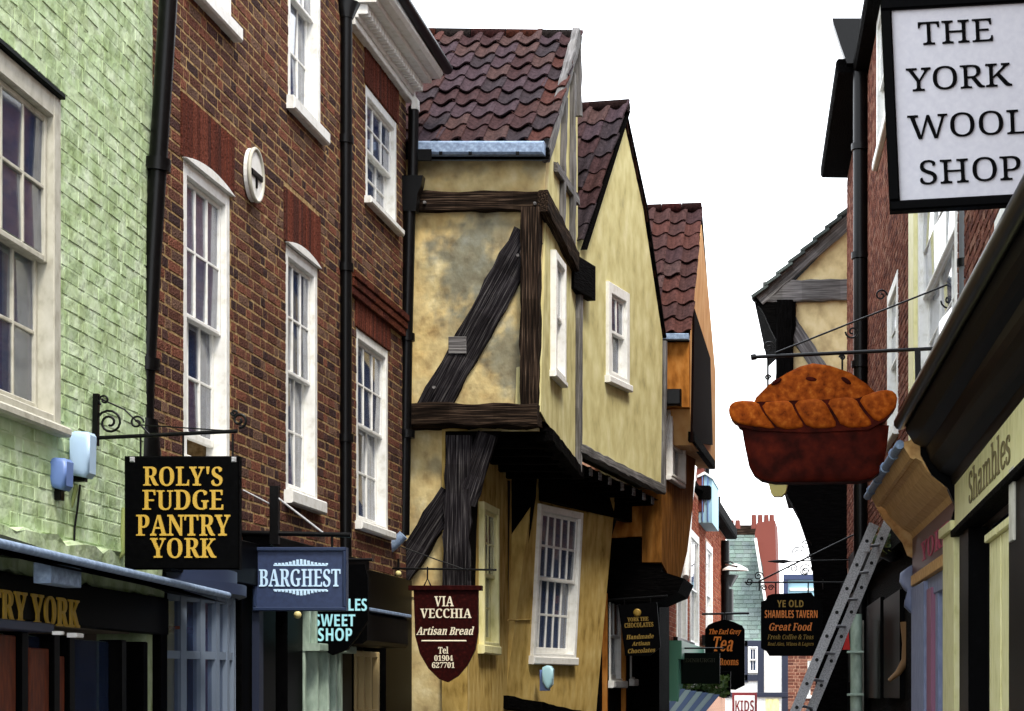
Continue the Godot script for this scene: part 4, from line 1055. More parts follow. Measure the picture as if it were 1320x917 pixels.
	boxed(pb, "board_rail", P(1018, 762, 0), P(1066, 758.5, .05), M.white)
	var fr := MB.new(); fr.cbox(P(1010, 740).x, P(1010, 748).y, P(1112, 740).x, P(1010, 741).y, -1.4, .12); fr.cbox(P(1010, 740).x, P(1010, 834).y, P(1016, 740).x, P(1010, 748).y, -1.4, .10)
	part(pb, "frame", fr, M.board_blue)
	poly_part(pb, "canopy", [[1060, 758], [1092, 758], [1092, 800], [1083, 780], [1068, 772]], .0, .5, M.letter_cyan)

func sweep(prof: Array, u0: float, u1: float, b: MB = null, k1 := 1.0) -> MB:      # a moulding of profile Vector2(out, height) run along the face
	if b == null: b = MB.new()
	var p := PackedVector2Array(prof)
	var area := 0.0
	for i in p.size(): area += p[i].cross(p[(i + 1) % p.size()])
	if area > 0: p.reverse()
	for i in p.size():
		var a := p[i]; var c := p[(i + 1) % p.size()]
		b.quad(Vector3(u0, a.y, a.x), Vector3(u0, c.y, c.x), Vector3(u1, c.y, c.x * k1), Vector3(u1, a.y, a.x * k1))
	var ix := Geometry2D.triangulate_polygon(p)
	for i in range(0, ix.size(), 3):
		var a := p[ix[i]]; var c := p[ix[i + 1]]; var e := p[ix[i + 2]]
		if (c - a).cross(e - a) < 0: var t := c; c = e; e = t
		b.tri(Vector3(u0, a.y, a.x), Vector3(u0, c.y, c.x), Vector3(u0, e.y, e.x)); b.tri(Vector3(u1, a.y, a.x * k1), Vector3(u1, e.y, e.x * k1), Vector3(u1, c.y, c.x * k1))
	return b

func pillow(b: MB, poly: Array, z: float, bulge: float, back: float) -> void:      # a carved, cushioned block
	var c := Vector2.ZERO
	for p in poly: c += p
	c /= poly.size()
	var st := [[1.0, 0.0], [.97, .35], [.88, .65], [.7, .86], [.4, .97], [.0, 1.0]]
	var n := poly.size()
	var area := 0.0
	for i in n: area += (poly[i] as Vector2).cross(poly[(i + 1) % n])
	if area < 0: poly = poly.duplicate(); poly.reverse()
	for k in st.size() - 1:
		for i in n:
			var a: Vector2 = poly[i]; var e: Vector2 = poly[(i + 1) % n]
			var q := []
			for w in [[a, k], [e, k], [e, k + 1], [a, k + 1]]:
				var g: Vector2 = c + (w[0] - c) * st[w[1]][0]; q.append(Vector3(g.x, g.y, z + bulge * st[w[1]][1]))
			var nn := []
			for w in [[a, k], [e, k], [e, k + 1], [a, k + 1]]:
				var j0: int = max(w[1] - 1, 0); var j1: int = min(w[1] + 1, st.size() - 1)
				var rd: Vector2 = w[0] - c; var dr: float = (st[j0][0] - st[j1][0]) * rd.length(); var dz: float = (st[j1][1] - st[j0][1]) * bulge
				var dir := rd.normalized(); nn.append(Vector3(dir.x * dz, dir.y * dz, dr).normalized())
			b.tri(q[0], q[1], q[2], nn[0], nn[1], nn[2]); b.tri(q[0], q[2], q[3], nn[0], nn[2], nn[3])
	for i in n:
		var a: Vector2 = poly[i]; var e: Vector2 = poly[(i + 1) % n]
		b.quad(Vector3(a.x, a.y, back), Vector3(e.x, e.y, back), Vector3(e.x, e.y, z), Vector3(a.x, a.y, z))

func right_face(d0: float, x0: float, d1: float, x1: float) -> Transform3D:
	return face(Vector3(x0, 0, -d0), Vector3(x1, 0, -d1))

func right_near() -> void:
	# the shop with the cream fascia, its black coved canopy and brick storey above
	var xf := right_face(14.4, .927, 5.0, 1.16)
	var h := thing("cream_fascia_shop", "shop with cream lettered fascia under a black coved canopy", "shop", xf)
	var W := 9.4
	var f0 := P(1243, 672, .06).y; var f1 := P(1241, 612, .06).y
	boxed(h, "fascia", Vector3(.02, f0, -.05), Vector3(W, f1, .06), M.cream_paint)
	words(h, "Shambles", P(1250, 630, .06).x, P(1303, 560, .06).x, f0 + .07, f1 - .04, .062, plain(s(.42, .38, .24), .6), false, true)
	boxed(h, "fascia_rail", Vector3(.0, f0 - .05, -.05), Vector3(W, f0 - .002, .09), M.oak_shade_black)
	var o := P(1165, 545, .45).y
	part(h, "canopy_cove", sweep([Vector2(0, f1), Vector2(.07, f1 + .0), Vector2(.09, f1 + .06), Vector2(.17, f1 + .10), Vector2(.24, f1 + .18), Vector2(.27, f1 + .27), Vector2(.36, f1 + .31), Vector2(.42, o - .03), Vector2(.42, o + .04), Vector2(0, o + .16)], -.02, W, null, .62), M.black_paint)
	var g := MB.new(); g.tube([Vector3(-.05, o + .03, .46), Vector3(W, o + .0, .29)], .05, 10); part(h, "gutter", g, M.iron)
	var lp := MB.new(); lp.tube([Vector3(-.05, o + .10, .43), Vector3(W, o + .07, .27)], .02, 8); part(h, "gutter_highlight", lp, M.lead)  # pale tube draws the long highlight along the dark gutter
	# upper storey
	var w := [P(1303, 280).x - .2, 4.4, P(1303, 280).x + .9, 6.2]
	var wall := part(h, "wall", wall_poly(rect(0, o, W, 9.5), [w], -.25, -.01), M.mortar_pink)
	lay_bricks(wall, 0, o, W, 7.5, [w], pal(RIGHT_RED), M.brick, 0, .0, .003, 61)
	sash(h, w[0], w[1], w[2], w[3], 3, 2, 2, {"frame": .1})
	# front: pilasters, dark glazing
	var sf := MB.new(); sf.cbox(0, 0, W, .5, -.1, .03); sf.cbox(P(1244, 800).x, 0, P(1256, 800).x, f0 - .05, -.1, .04); sf.cbox(P(1312, 800).x, 0, W, f0 - .05, -.1, .05)
	var front_ := part(h, "shop_front", sf, M.black_paint)
	boxed(front_, "pane", Vector3(.2, .5, -.12), Vector3(W, f0 - .05, -.115), M.glass)
	room(front_, 0, .1, W, f0, -.13, M.shop_interior, .8)
	for q in [[1280, 1294], [1296, 1311]]:
		var top := P(1280, 700).y - (.0 if q[0] == 1280 else .0)
		boxed(h, "pilaster", Vector3(P(q[0], 800).x, 0, -.1), Vector3(P(q[1], 800).x, top, .02), M.cream_paint)
		boxed(h, "capital", Vector3(P(q[0], 800).x - .03, top, -.1), Vector3(P(q[1], 800).x + .03, top + .05, .05), M.cream_paint)
	boxed(h, "edge_bead", P(1304, 700, .05), P(1306, 600, .065), M.offwhite)
	boxed(h, "unseen_body", Vector3(0, 0, -5), Vector3(W, 9.5, -1.0), M.mortar_pink)
	var ts := Transform3D(Basis.IDENTITY, Vector3(.9, 0, -14.5)); T = ts
	onto(poly_part(h, "end_console", [[1168, 546], [1186, 560], [1187, 586], [1201, 612], [1222, 629], [1232, 652], [1227, 668], [1230, 680], [1238, 684], [1238, 712], [1247, 722], [1256, 690], [1256, 540], [1190, 500]], -.1, .03, M.black_paint), h, ts)
	# burgundy shop
	xf = right_face(18.3, .745, 14.52, .925)
	h = thing("burgundy_fascia_shop", "shop with burgundy fascia, lilac pilasters and tan coved canopy", "shop", xf)
	W = 3.78
	var a := P(1183, 738, .04).y; var b := P(1178, 693, .04).y
	boxed(h, "fascia", Vector3(0, a, -.05), Vector3(W, b, .04), M.burgundy)
	words(h, "YORK", P(1188, 730, .04).x, P(1224, 690, .04).x, a + .06, b - .12, .042, M.letter_pink, true, true)
	boxed(h, "fascia_rail", Vector3(.0, a - .10, -.05), Vector3(W, a - .002, .055), M.cove)
	var go := P(1118, 641, .46).y
	part(h, "canopy_cove", sweep([Vector2(0, b), Vector2(.03, b), Vector2(.06, b + .05), Vector2(.13, b + .09), Vector2(.19, b + .14), Vector2(.20, b + .15), Vector2(.26, b + .21), Vector2(.30, b + .28), Vector2(.34, go - .10), Vector2(.355, go - .11), Vector2(.38, go - .10), Vector2(.43, go - .02), Vector2(.43, go + .02), Vector2(0, go + .12)], -.0, W), M.cove)
	g = MB.new(); g.tube([Vector3(-.08, go, .46), Vector3(W, go, .46)], .035, 10); part(h, "gutter", g, M.lead)
	for u in [.5, 1.4, 2.3, 3.2]:
		var cl := MB.new(); cl.tube([Vector3(u - .02, go, .46), Vector3(u + .02, go, .46)], .046, 10); part(h, "gutter_clip", cl, M.lead)
	sf = MB.new(); sf.cbox(0, 0, W, .5, -.1, .02); sf.cbox(P(1215, 800).x, 0, P(1217.5, 800).x, a - .1, -.1, .0); sf.cbox(P(1222, 800).x, 0, P(1226, 800).x, a - .1, -.1, .0); sf.cbox(P(1206, 800).x, 0, P(1209, 800).x, a - .1, -.1, .0); sf.cbox(0, a - .26, W, a - .1, -.1, .01)
	front_ = part(h, "shop_front", sf, M.lilac_paint)
	boxed(front_, "pane", Vector3(.2, .5, -.06), Vector3(W, a - .1, -.055), M.glass); room(front_, 0, .1, W, a, -.11, M.shop_interior, .8)
	boxed(h, "pilaster", Vector3(.0, 0, -.1), Vector3(P(1198, 800).x, a - .12, .05), M.lilac_paint)
	boxed(h, "pink_strip", Vector3(P(1199, 800).x, 0, -.1), Vector3(P(1205, 800).x, a - .2, .03), plain(s(.56, .36, .46), .5))
	boxed(h, "cream_pilaster", Vector3(P(1227, 800).x, 0, -.1), Vector3(P(1242, 800).x, P(1228, 694).y, .07), M.cream_paint)
	boxed(h, "capital", Vector3(P(1227, 800).x - .04, P(1228, 694).y, -.1), Vector3(P(1242, 800).x, P(1228, 682).y, .10), M.cream_paint)
	ts = Transform3D(Basis.IDENTITY, Vector3(.7, 0, -18.34)); T = ts
	var cn := MB.new(); pillow(cn, ppoly([[1184, 712], [1184, 792], [1174, 790], [1166, 782], [1167, 773], [1174, 766], [1166, 760], [1160, 750], [1161, 739], [1170, 732], [1177, 728]]), .0, .05, -.12)
	onto(part(h, "console", cn, M.lilac_paint), h, ts)
	onto(poly_part(h, "cove_end", [[1128, 650], [1138, 668], [1150, 682], [1164, 700], [1170, 716], [1178, 720], [1184, 700], [1184, 640]], -.10, -.02, M.cove), h, ts)

func right_brick() -> void:
	var xf := right_face(30.5, .155, 14.5, .923)
	var h := thing("right_brick_house", "tall red brick house with cream window surround and black eaves", "house", xf)
	var W := 16.02; var top := 9.72; var low := 3.55
	var holes := [[P(1146, 400).x, P(1152, 560).y, P(1159, 400).x, P(1150, 372).y], [P(1132, 100).x, P(1133, 205).y, P(1151, 100).x, P(1133, 205).y + 1.7], [P(1186, 400).x, P(1186, 520).y, P(1236, 400).x, P(1186, 520).y + 1.9], [P(1164, 100).x, P(1164, 120).y, P(1180, 100).x, P(1164, 120).y + 1.6]]
	var wall := part(h, "wall", wall_poly(rect(0, low - .2, W, top), holes, -.3, 0), M.mortar_pink)
	lay_bricks(wall, 0, low, W, 9.7, holes, pal(RIGHT_RED), M.brick, 0, .010, .003, 71)
	boxed(h, "unseen_body", Vector3(0, 0, -5), Vector3(W, top, -1.0), M.mortar_pink)
	for i in 4:
		var w = holes[i]
		if i != 2: sash(h, w[0], w[1], w[2], w[3], 2, 2, 2, {"frame": .10, "z": .02, "sill_h": .10})
		else:
			var win := sash(h, w[0], w[1], w[2], w[3], 3, 2, 2, {"frame": .12, "z": .02, "blind_or_reflection": .95})
			boxed(win, "surround", Vector3(w[0] - .55, w[1] - .3, .0), Vector3(w[0] - .002, w[3] + .2, .06), M.cream_paint)
	var e := MB.new(); e.cbox(-.1, top, 5.1, top + .18, -.1, .42, .03); e.cbox(5.1, top, W, top + .15, -.1, .2, .03); part(h, "eaves", e, M.oak_shade_black)
	var rf := MB.new(); rf.quad(Vector3(-.1, top + .19, .1), Vector3(W, top + .19, .1), Vector3(W, top + 2.5, -2.5), Vector3(-.1, top + 2.5, -2.5)); part(h, "roof", rf, M.slate)
	# dark shop fronts under it
	var sf := MB.new(); sf.cbox(0, 0, W - 3.85, low - .2, -.3, .0); part(h, "shop_front", sf, M.oak_shade_black)
	for k in [[1098, 1108, 700, 880], [1120, 1135, 770, 900], [1145, 1160, 760, 900]]:
		boxed(h, "dark_shop_panel", P(k[0], k[3], .0), P(k[1], k[2], .05), M.black_paint)  # flat black panels in place of the shop windows
	boxed(h, "shop_beam", Vector3(0, low - .5, 0), Vector3(W - 3.9, low - .25, .12), M.oak_shade_black)
	# black rainwater pipe with hopper head
	var p := thing("black_downpipe", "thick black downpipe with hopper head on red brick house", "drainpipe", Transform3D(Basis.IDENTITY, Vector3(.30, 0, -25.4)))
	var t := MB.new(); t.tube([P(1110, 1050), P(1109, 75)], .095, 12); part(p, "pipe", t, M.iron)
	t = MB.new(); t.prism(PackedVector2Array(ppoly([[1092, 82], [1084, 60], [1075, 32], [1073, 24], [1118, 24], [1118, 60], [1116, 82]], .1)), -.12, .12); part(p, "hopper_head", t, M.iron)
	for py in [190, 330, 470, 600]:
		t = MB.new(); t.tube([P(1109.5, py + 4), P(1109.5, py - 4)], .125, 12); part(p, "collar", t, M.iron)
	p = thing("grey_downpipe", "grey downpipe beside the cream window surround", "drainpipe", Transform3D(Basis.IDENTITY, spot(1244, 470, 14.3)))
	t = MB.new(); t.tube([P(1244, 520), P(1244, 150)], .045, 10); part(p, "pipe", t, plain(s(.36, .37, .38), .5)); t = MB.new(); t.tube([P(1244, 344), P(1244, 334)], .06, 10); part(p, "collar", t, M.iron)
	p = thing("white_downpipe", "white pipe with rail brackets below the dark timber jetty", "drainpipe", Transform3D(Basis.IDENTITY, spot(1104, 990, 24)))
	t = MB.new(); t.tube([P(1104, 1050), P(1104, 792)], .075, 12); part(p, "pipe", t, M.mint_paint)
	for py in [841, 896]: boxed(p, "rail_bracket", P(1092, py + 1.5, .08), P(1114, py - 1.5, .12), M.mint_paint)
	t = MB.new(); t.tube([P(1112, 1000, -.1), P(1112, 800, -.1)], .02, 8); part(p, "rail", t, M.offwhite)

func right_timber() -> void:
	var D := 31.0
	var h := thing("right_timber_house", "timber framed house end with slate roof edge and black jetty", "house", Transform3D(Basis.IDENTITY, Vector3(0, 0, -D)))
	poly_part(h, "gable_end", [[1003, 385], [1094, 292], [1094, 600], [1003, 600]], -.25, -.02, M.pale_plaster)
	beam(h, "tie_beam", P(984, 377, .02), P(1096, 374, .02), .33, .16, M.oak_grey, .015)
	beam(h, "post", P(1011, 600, .02), P(1012, 388, .02), .27, .2, M.oak_shade_black, .01)
	beam(h, "brace", P(1085, 520, .0), P(1018, 415, .0), .24, .1, M.oak_grey, .012)
	poly_part(h, "eaves_bracket", [[971, 384], [1026, 388], [1026, 420], [1022, 440], [1004, 444], [994, 425], [984, 402]], -.25, .08, M.oak_shade_black)
	beam(h, "barge_board", P(978, 387, .06), P(1096, 284, .06), .20, .10, M.oak_grey, .01)
	var b := MB.new(); var q := [P(972, 386, .1), P(1098, 268, .1)]
	b.quad(q[0], q[1], q[1] + Vector3(0, 0, -6), q[0] + Vector3(0, 0, -6)); b.quad(q[0] + Vector3(.02, -.06, 0), q[0] + Vector3(.02, -.06, -6), q[1] + Vector3(.02, -.06, -6), q[1] + Vector3(.02, -.06, 0))
	var roof := part(h, "roof", b, M.oak_shade_black)
	for i in 8:
		var a: Vector3 = q[0].lerp(q[1], i / 8.0); var e: Vector3 = q[0].lerp(q[1], (i + 1.15) / 8.0)
		var sl := MB.new(); sl.col = Color(.30, .30, .30) * (.8 + .3 * (i % 3)); sl.bar(a + Vector3(-.03, .02, -.05), e + Vector3(.0, -.01, -.05), .045, .35, Vector3(0, 0, 1)); part(roof, "slate", sl, M.slate)
	# jetty and curved bracket below
	poly_part(h, "jetty_bracket", [[1005, 560], [1125, 560], [1125, 1010], [1052, 1010], [1051, 800], [1048, 742], [1041, 700], [1028, 662], [1016, 640], [1009, 628]], -1.2, .05, M.oak_shade_black)
	boxed(h, "jetty_girt", P(1003, 612, .1), P(1100, 596, -1.2), M.oak_shade_black)
	var ex := MB.new(); ex.cbox(P(1004, 560).x, P(1004, 610).y, 1.2, P(1004, 560).y, -6, -.3); part(h, "unseen_body", ex, M.oak_shade_black)
	# strip of white wall seen between the brackets
	boxed(h, "white_strip", P(1096, 690, .1), P(1108, 616, .16), M.white)

func hanging_signs() -> void:
	var D := 10.86
	# gold lettered black board
	var o := thing("hanging_sign", "black hanging sign with four lines of gold capitals", "sign", front(235, 735, D))
	boxed(o, "board", P(164, 735, -.025), P(308, 588, .025), M.board_black, .008)
	words_px(o, "ROLY'S", 185, 602, 287, 627, .025, M.gold)
	words_px(o, "FUDGE", 184, 632, 288, 658, .025, M.gold)
	words_px(o, "PANTRY", 176, 664, 297, 691, .025, M.gold)
	words_px(o, "YORK", 194, 694, 279, 720, .025, M.gold)
	for px in [170, 301]: boxed(o, "corner_plate", P(px - 3, 596, .026), P(px + 3, 589, .032), M.aluminium)
	for px in [181, 236, 300]:
		var t := MB.new(); t.tube([P(px, 590), P(px, 560)], .006, 6); part(o, "hanger", t, M.iron)
	o = thing("sign_bracket", "scrolled iron bracket on green wall carrying the gold lettered sign", "bracket", front(123, 570, D))
	var b := MB.new(); b.bar(P(123, 575, .0), P(124, 508, .0), .03, .03); part(o, "wall_plate", b, M.iron)
	b = MB.new(); b.tube([P(122, 565), P(306, 556)], .011, 8); part(o, "bar", b, M.iron)
	b = MB.new(); b.tube(spiral(P(141, 545), .075, 1.8, PI, -1), .007, 6); part(o, "scroll", b, M.iron)
	b = MB.new(); b.tube(spiral(P(134, 516), .032, 1.3, PI * 1.3, -1), .006, 6); part(o, "scroll", b, M.iron)
	b = MB.new(); b.tube([P(124, 512), P(160, 528), P(178, 545), P(192, 560)], .005, 6); part(o, "stay", b, M.iron)
	b = MB.new(); b.tube(spiral(P(176, 545), .04, 1.4, 0, 1), .006, 6); part(o, "scroll", b, M.iron)
	b = MB.new(); b.tube(spiral(P(308, 542), .045, 1.4, -PI / 2, 1), .008, 6); b.tube(spiral(P(302, 532), .02, 1.2, PI, 1), .007, 6); part(o, "scroll", b, M.iron)
	b = MB.new(); b.tube([P(182, 548), P(300, 556)], .004, 5); part(o, "stay", b, M.iron)
	# blue board
	D = 13.75
	o = thing("hanging_sign", "slate blue framed hanging sign with pale ornamental lettering", "sign", front(387, 788, D))
	boxed(o, "board", P(330, 784, -.03), P(444, 710, .01), M.board_blue)
	b = MB.new()
	for k in [[327, 788, 447, 783], [327, 711, 447, 706], [327, 783, 331, 711], [443, 783, 447, 711]]:
		var a := P(k[0], k[1]); var c := P(k[2], k[3]); b.cbox(a.x, a.y, c.x, c.y, -.045, .03)
	part(o, "frame", b, plain(s(.13, .18, .29), .4))
	words_px(o, "BARGHEST", 334, 734, 439, 757, .01, M.letter_ice)
	for sgn in [1, -1]:      # little ornamental friezes above and below the name
		b = MB.new(); var base := 729.0 if sgn == 1 else 761.0
		for i in 15:
			var x := 354.0 + i * 4.7; var hh: float = (2.5 + 5.0 * exp(-pow((i - 7) / 3.0, 2))) * sgn
			var a := P(x, base); var c := P(x + 3.4, base - hh); b.cbox(min(a.x, c.x), min(a.y, c.y), max(a.x, c.x), max(a.y, c.y), .008, .014, .003)
		var l0 := P(353, base + .6 * sgn); var l1 := P(422, base - .4 * sgn); b.cbox(l0.x, min(l0.y, l1.y) - .003, l1.x, max(l0.y, l1.y) + .002, .008, .013, .001)
		part(o, "ornament", b, M.letter_ice)
	for px in [352, 428]:
		b = MB.new(); b.tube([P(px, 707), P(px, 690)], .01, 6); part(o, "hanger", b, M.iron)
	o = thing("sign_bracket", "straight iron bracket with upright and stay above the blue sign", "bracket", front(355, 700, D))
	b = MB.new(); b.tube([P(306, 687), P(452, 690)], .018, 8); part(o, "bar", b, M.iron)
	b = MB.new(); b.bar(P(354, 702), P(354, 627), .06, .05); part(o, "upright", b, M.iron)
	b = MB.new(); b.tube([P(355, 640), P(416, 687)], .008, 6); b.tube([P(313, 632), P(352, 652)], .006, 6); part(o, "stay", b, M.aluminium)
	# dark sweet shop board behind
	D = 15.4
	o = thing("hanging_sign", "dark shaped board with pale cyan capitals half hidden by blue sign", "sign", front(432, 850, D))
	poly_part(o, "board", [[392, 728], [470, 728], [474, 745], [474, 800], [460, 822], [447, 838], [428, 845], [410, 834], [397, 815], [391, 790]], -.025, .025, M.board_black)
	words_px(o, "YE OLD", 392, 753, 449, 769, .025, M.letter_cyan, true, false)
	words_px(o, "SHAMBLES", 393, 772, 473, 788, .025, M.letter_cyan, true, false)
	words_px(o, "SWEET", 405, 792, 458, 808, .025, M.letter_cyan, true, false)
	words_px(o, "SHOP", 410, 810, 454, 827, .025, M.letter_cyan, true, false)
	b = MB.new(); b.tube([P(375, 722), P(480, 722)], .014, 6); b.tube([P(432, 728), P(432, 720)], .01, 6); part(o, "bar", b, M.iron)
	# maroon shield
	D = 18.3
	o = thing("hanging_sign", "maroon shield shaped hanging sign with cream lettering", "sign", front(574, 882, D))
	poly_part(o, "board", [[533, 760], [616, 760], [616, 815], [612, 838], [602, 858], [590, 872], [577, 880], [566, 876], [552, 862], [541, 843], [535, 820]], -.025, .025, M.board_maroon)
	boxed(o, "top_rail", P(529, 762, -.05), P(620, 755, .05), M.board_maroon)
	words_px(o, "VIA", 560, 769, 585, 782, .025, M.letter_white)
	words_px(o, "VECCHIA", 542, 785, 608, 797, .025, M.letter_white)
	words_px(o, "Artisan Bread", 538, 808, 611, 819, .025, M.letter_white, true, true, .25)
	boxed(o, "rule", P(543, 827.5, .025), P(601, 825.5, .03), M.letter_white)
	words_px(o, "Tel", 565, 834, 578, 843, .025, M.letter_white)
	words_px(o, "01904", 560, 845, 584, 852.5, .025, M.letter_white)
	words_px(o, "627701", 557, 854, 586, 861.5, .025, M.letter_white)
	b = MB.new(); b.tube([P(500, 733), P(640, 735)], .010, 6); part(o, "bar", b, M.iron)
	b = MB.new(); b.tube([P(546, 757), P(551, 746), P(556, 757)], .009, 6); b.tube([P(551, 748), P(551, 731)], .008, 6); part(o, "hanger", b, M.iron)
	b = MB.new(); b.tube([P(601, 757), P(601, 734)], .008, 6); part(o, "hanger", b, M.iron)
	b = MB.new(); b.tube([P(516, 705), P(600, 735)], .006, 6); part(o, "stay", b, M.iron)
	# chocolate board, tipped a little
	D = 24.4
	var xf := front(825, 846, D); xf.basis = Basis(Vector3(0, 0, 1), .045)
	o = thing("hanging_sign", "black hanging sign with dull gold emblem and script on orange house", "sign", xf)
	T = front(825, 846, D)
	poly_part(o, "board", [[800, 779], [850, 778], [852, 836], [838, 846], [806, 845]], -.025, .025, M.board_black)
	var em := MB.new(); em.lathe([Vector2(.05, 0), Vector2(.035, .012), Vector2(.0, .016)], Vector3.ZERO, 14); var eo := part(o, "emblem", em, M.gold_dull); eo.transform = Transform3D(Basis(Vector3.RIGHT, PI / 2), P(824, 790, .025))
	words_px(o, "YORK THE", 811, 796, 838, 801, .025, M.gold_dull)
	words_px(o, "CHOCOLATES", 807, 803, 844, 809, .025, M.gold_dull)
	words_px(o, "Handmade", 809, 818, 844, 824, .025, M.gold_dull, true, true, .2)
	words_px(o, "Artisan", 816, 827, 839, 832.5, .025, M.gold_dull, true, true, .2)
	words_px(o, "Chocolates", 810, 836, 845, 842, .025, M.gold_dull, true, true, .2)
	b = MB.new(); b.tube([P(782, 772), P(864, 770)], .012, 6); b.tube([P(808, 779), P(808, 771)], .008, 5); b.tube([P(842, 779), P(842, 770)], .008, 5); part(o, "bar", b, M.iron)
	# plain dark green board and the black board under it
	D = 30.5
	o = thing("hanging_sign", "plain dark green board with faint lettering in front of green shop", "sign", front(903, 882, D))
	boxed(o, "board", P(872, 882, -.03), P(928, 842, .03), M.dark_green); words_px(o, "EDINBURGH", 880, 849, 922, 854, .03, plain(s(.16, .17, .08), .6), false)
	b = MB.new(); b.tube([P(866, 836), P(932, 836)], .014, 6); b.tube([P(880, 842), P(880, 836)], .01, 5); b.tube([P(920, 842), P(920, 836)], .01, 5); part(o, "bar", b, M.iron)
	o = thing("hanging_sign", "small black board with two lines of white capitals under green board", "sign", front(920, 898, D + 1.5))
	boxed(o, "board", P(899, 898, -.03), P(942, 866, .03), M.board_black); words_px(o, "BE SAFE", 912, 885, 930, 888.5, .03, M.letter_white, true, false); words_px(o, "SHOP LOCAL", 904, 890.5, 937, 894, .03, M.letter_white, true, false)
	# tea rooms
	D = 35.0
	o = thing("hanging_sign", "black arched hanging sign with orange script on far brick house", "sign", front(934, 888, D))
	poly_part(o, "board", [[909, 886], [909, 812], [913, 806], [922, 802], [934, 799], [946, 802], [957, 807], [960, 812], [960, 884], [948, 890], [930, 888]], -.03, .03, M.board_black)
	words_px(o, "The Earl Grey", 914, 811, 955, 820, .03, M.gold_orange, true, true, .25)
	words_px(o, "Tea", 919, 821, 946, 840, .03, M.gold_orange, true, true, .2)
	words_px(o, "Rooms", 928, 849, 952, 858, .03, M.gold_orange, true, true)
	b = MB.new(); b.tube([P(905, 792), P(966, 791)], .02, 6); b.tube([P(934, 800), P(934, 790)], .018, 6); part(o, "bar", b, M.iron)
	# tavern
	D = 26.0
	o = thing("hanging_sign", "black tavern board with notched corners and gold lettering", "sign", front(1020, 846, D))
	poly_part(o, "board", [[981, 836], [981, 776], [987, 774], [990, 768], [996, 766], [1046, 764], [1050, 770], [1058, 775], [1060, 782], [1060, 834], [1052, 838], [1048, 846], [992, 846], [988, 840]], -.03, .03, M.board_black)
	words_px(o, "YE OLD", 1002, 774, 1036, 783, .03, M.gold_dull, true, false)
	words_px(o, "SHAMBLES TAVERN", 986, 787, 1054, 797, .03, M.gold_orange, true, false)
	words_px(o, "Great Food", 992, 803, 1047, 813.5, .03, M.gold_orange, true, true, .2)
	words_px(o, "Fresh Coffee & Teas", 990, 818, 1049, 824.5, .03, M.gold_dull, false, true, .2)
	words_px(o, "Real Ales, Wines & Lagers", 990, 828, 1049, 834, .03, M.gold_dull, false, true, .2)
	o = thing("sign_bracket", "ornate wrought iron bracket with many scrolls above the tavern board", "bracket", front(1040, 752, D))
	b = MB.new(); b.tube([P(960, 751), P(1100, 751)], .012, 6); b.tube([P(978, 750), P(1112, 684)], .012, 6); b.tube([P(1010, 724), P(1096, 722)], .010, 6); part(o, "bar", b, M.iron)
	b = MB.new(); b.tube([P(990, 724), P(998, 724), P(1010, 724)], .006, 8, .03); b.tube([P(1010, 724), P(1020, 724)], .03, 8, .008); part(o, "arrow_tip", b, M.iron)
	for k in [[978, 743, 6, 0, 1], [966, 750, 5, PI, 1], [1027, 712, 7, 0, 1], [1039, 703, 7, 0, 1], [1045, 717, 4.5, PI, 1], [1023, 733, 6, PI, -1], [1038, 736, 9, 0, 1], [1038, 737, 5, 0, 1], [985, 758, 4, PI, -1], [994, 758, 4, 0, 1]]:
		b = MB.new(); b.tube(spiral(P(k[0], k[1]), k[2] / F * D, 1.5, k[3], k[4]), .008, 6); part(o, "scroll", b, M.iron)
	for k in [[979, 752, 762], [1000, 751, 766], [1061, 747, 760], [1042, 751, 766]]:
		b = MB.new(); b.tube([P(k[0], k[1]), P(k[0], k[2])], .01, 5); part(o, "hanger", b, M.iron)
	# large white wool sign
	D = 9.4
	xf = front(1250, 268, D); xf.basis = Basis(Vector3(0, 0, 1), .045) * Basis(Vector3.UP, -.04)
	o = thing("hanging_sign", "large white sign with black capitals in a black frame", "sign", xf)
	T = front(1250, 268, D)
	boxed(o, "board", P(1158, 258, -.03), P(1352, 6, .005), M.board_white)
	b = MB.new()
	for k in [[1147, 268, 1364, 255], [1147, 9, 1364, -6], [1147, 255, 1161, 9], [1350, 255, 1364, 9]]:
		var a := P(k[0], k[1]); var c := P(k[2], k[3]); b.cbox(a.x, a.y, c.x, c.y, -.05, .03, .008)
	part(o, "frame", b, M.board_black)
	words_px(o, "THE", 1194, 26, 1290, 55, .005, M.letter_black, false)
	words_px(o, "YORK", 1176, 84, 1312, 114, .005, M.letter_black, false)
	words_px(o, "WOOL", 1175, 145, 1330, 176, .005, M.letter_black, false)
	words_px(o, "SHOP", 1188, 204, 1318, 235, .005, M.letter_black, false)
	b = MB.new(); b.tube([P(1340, -20), P(1420, -26)], .015, 6); b.tube([P(1200, 3), P(1200, -20), P(1345, -22)], .012, 6); part(o, "bracket", b, M.iron)

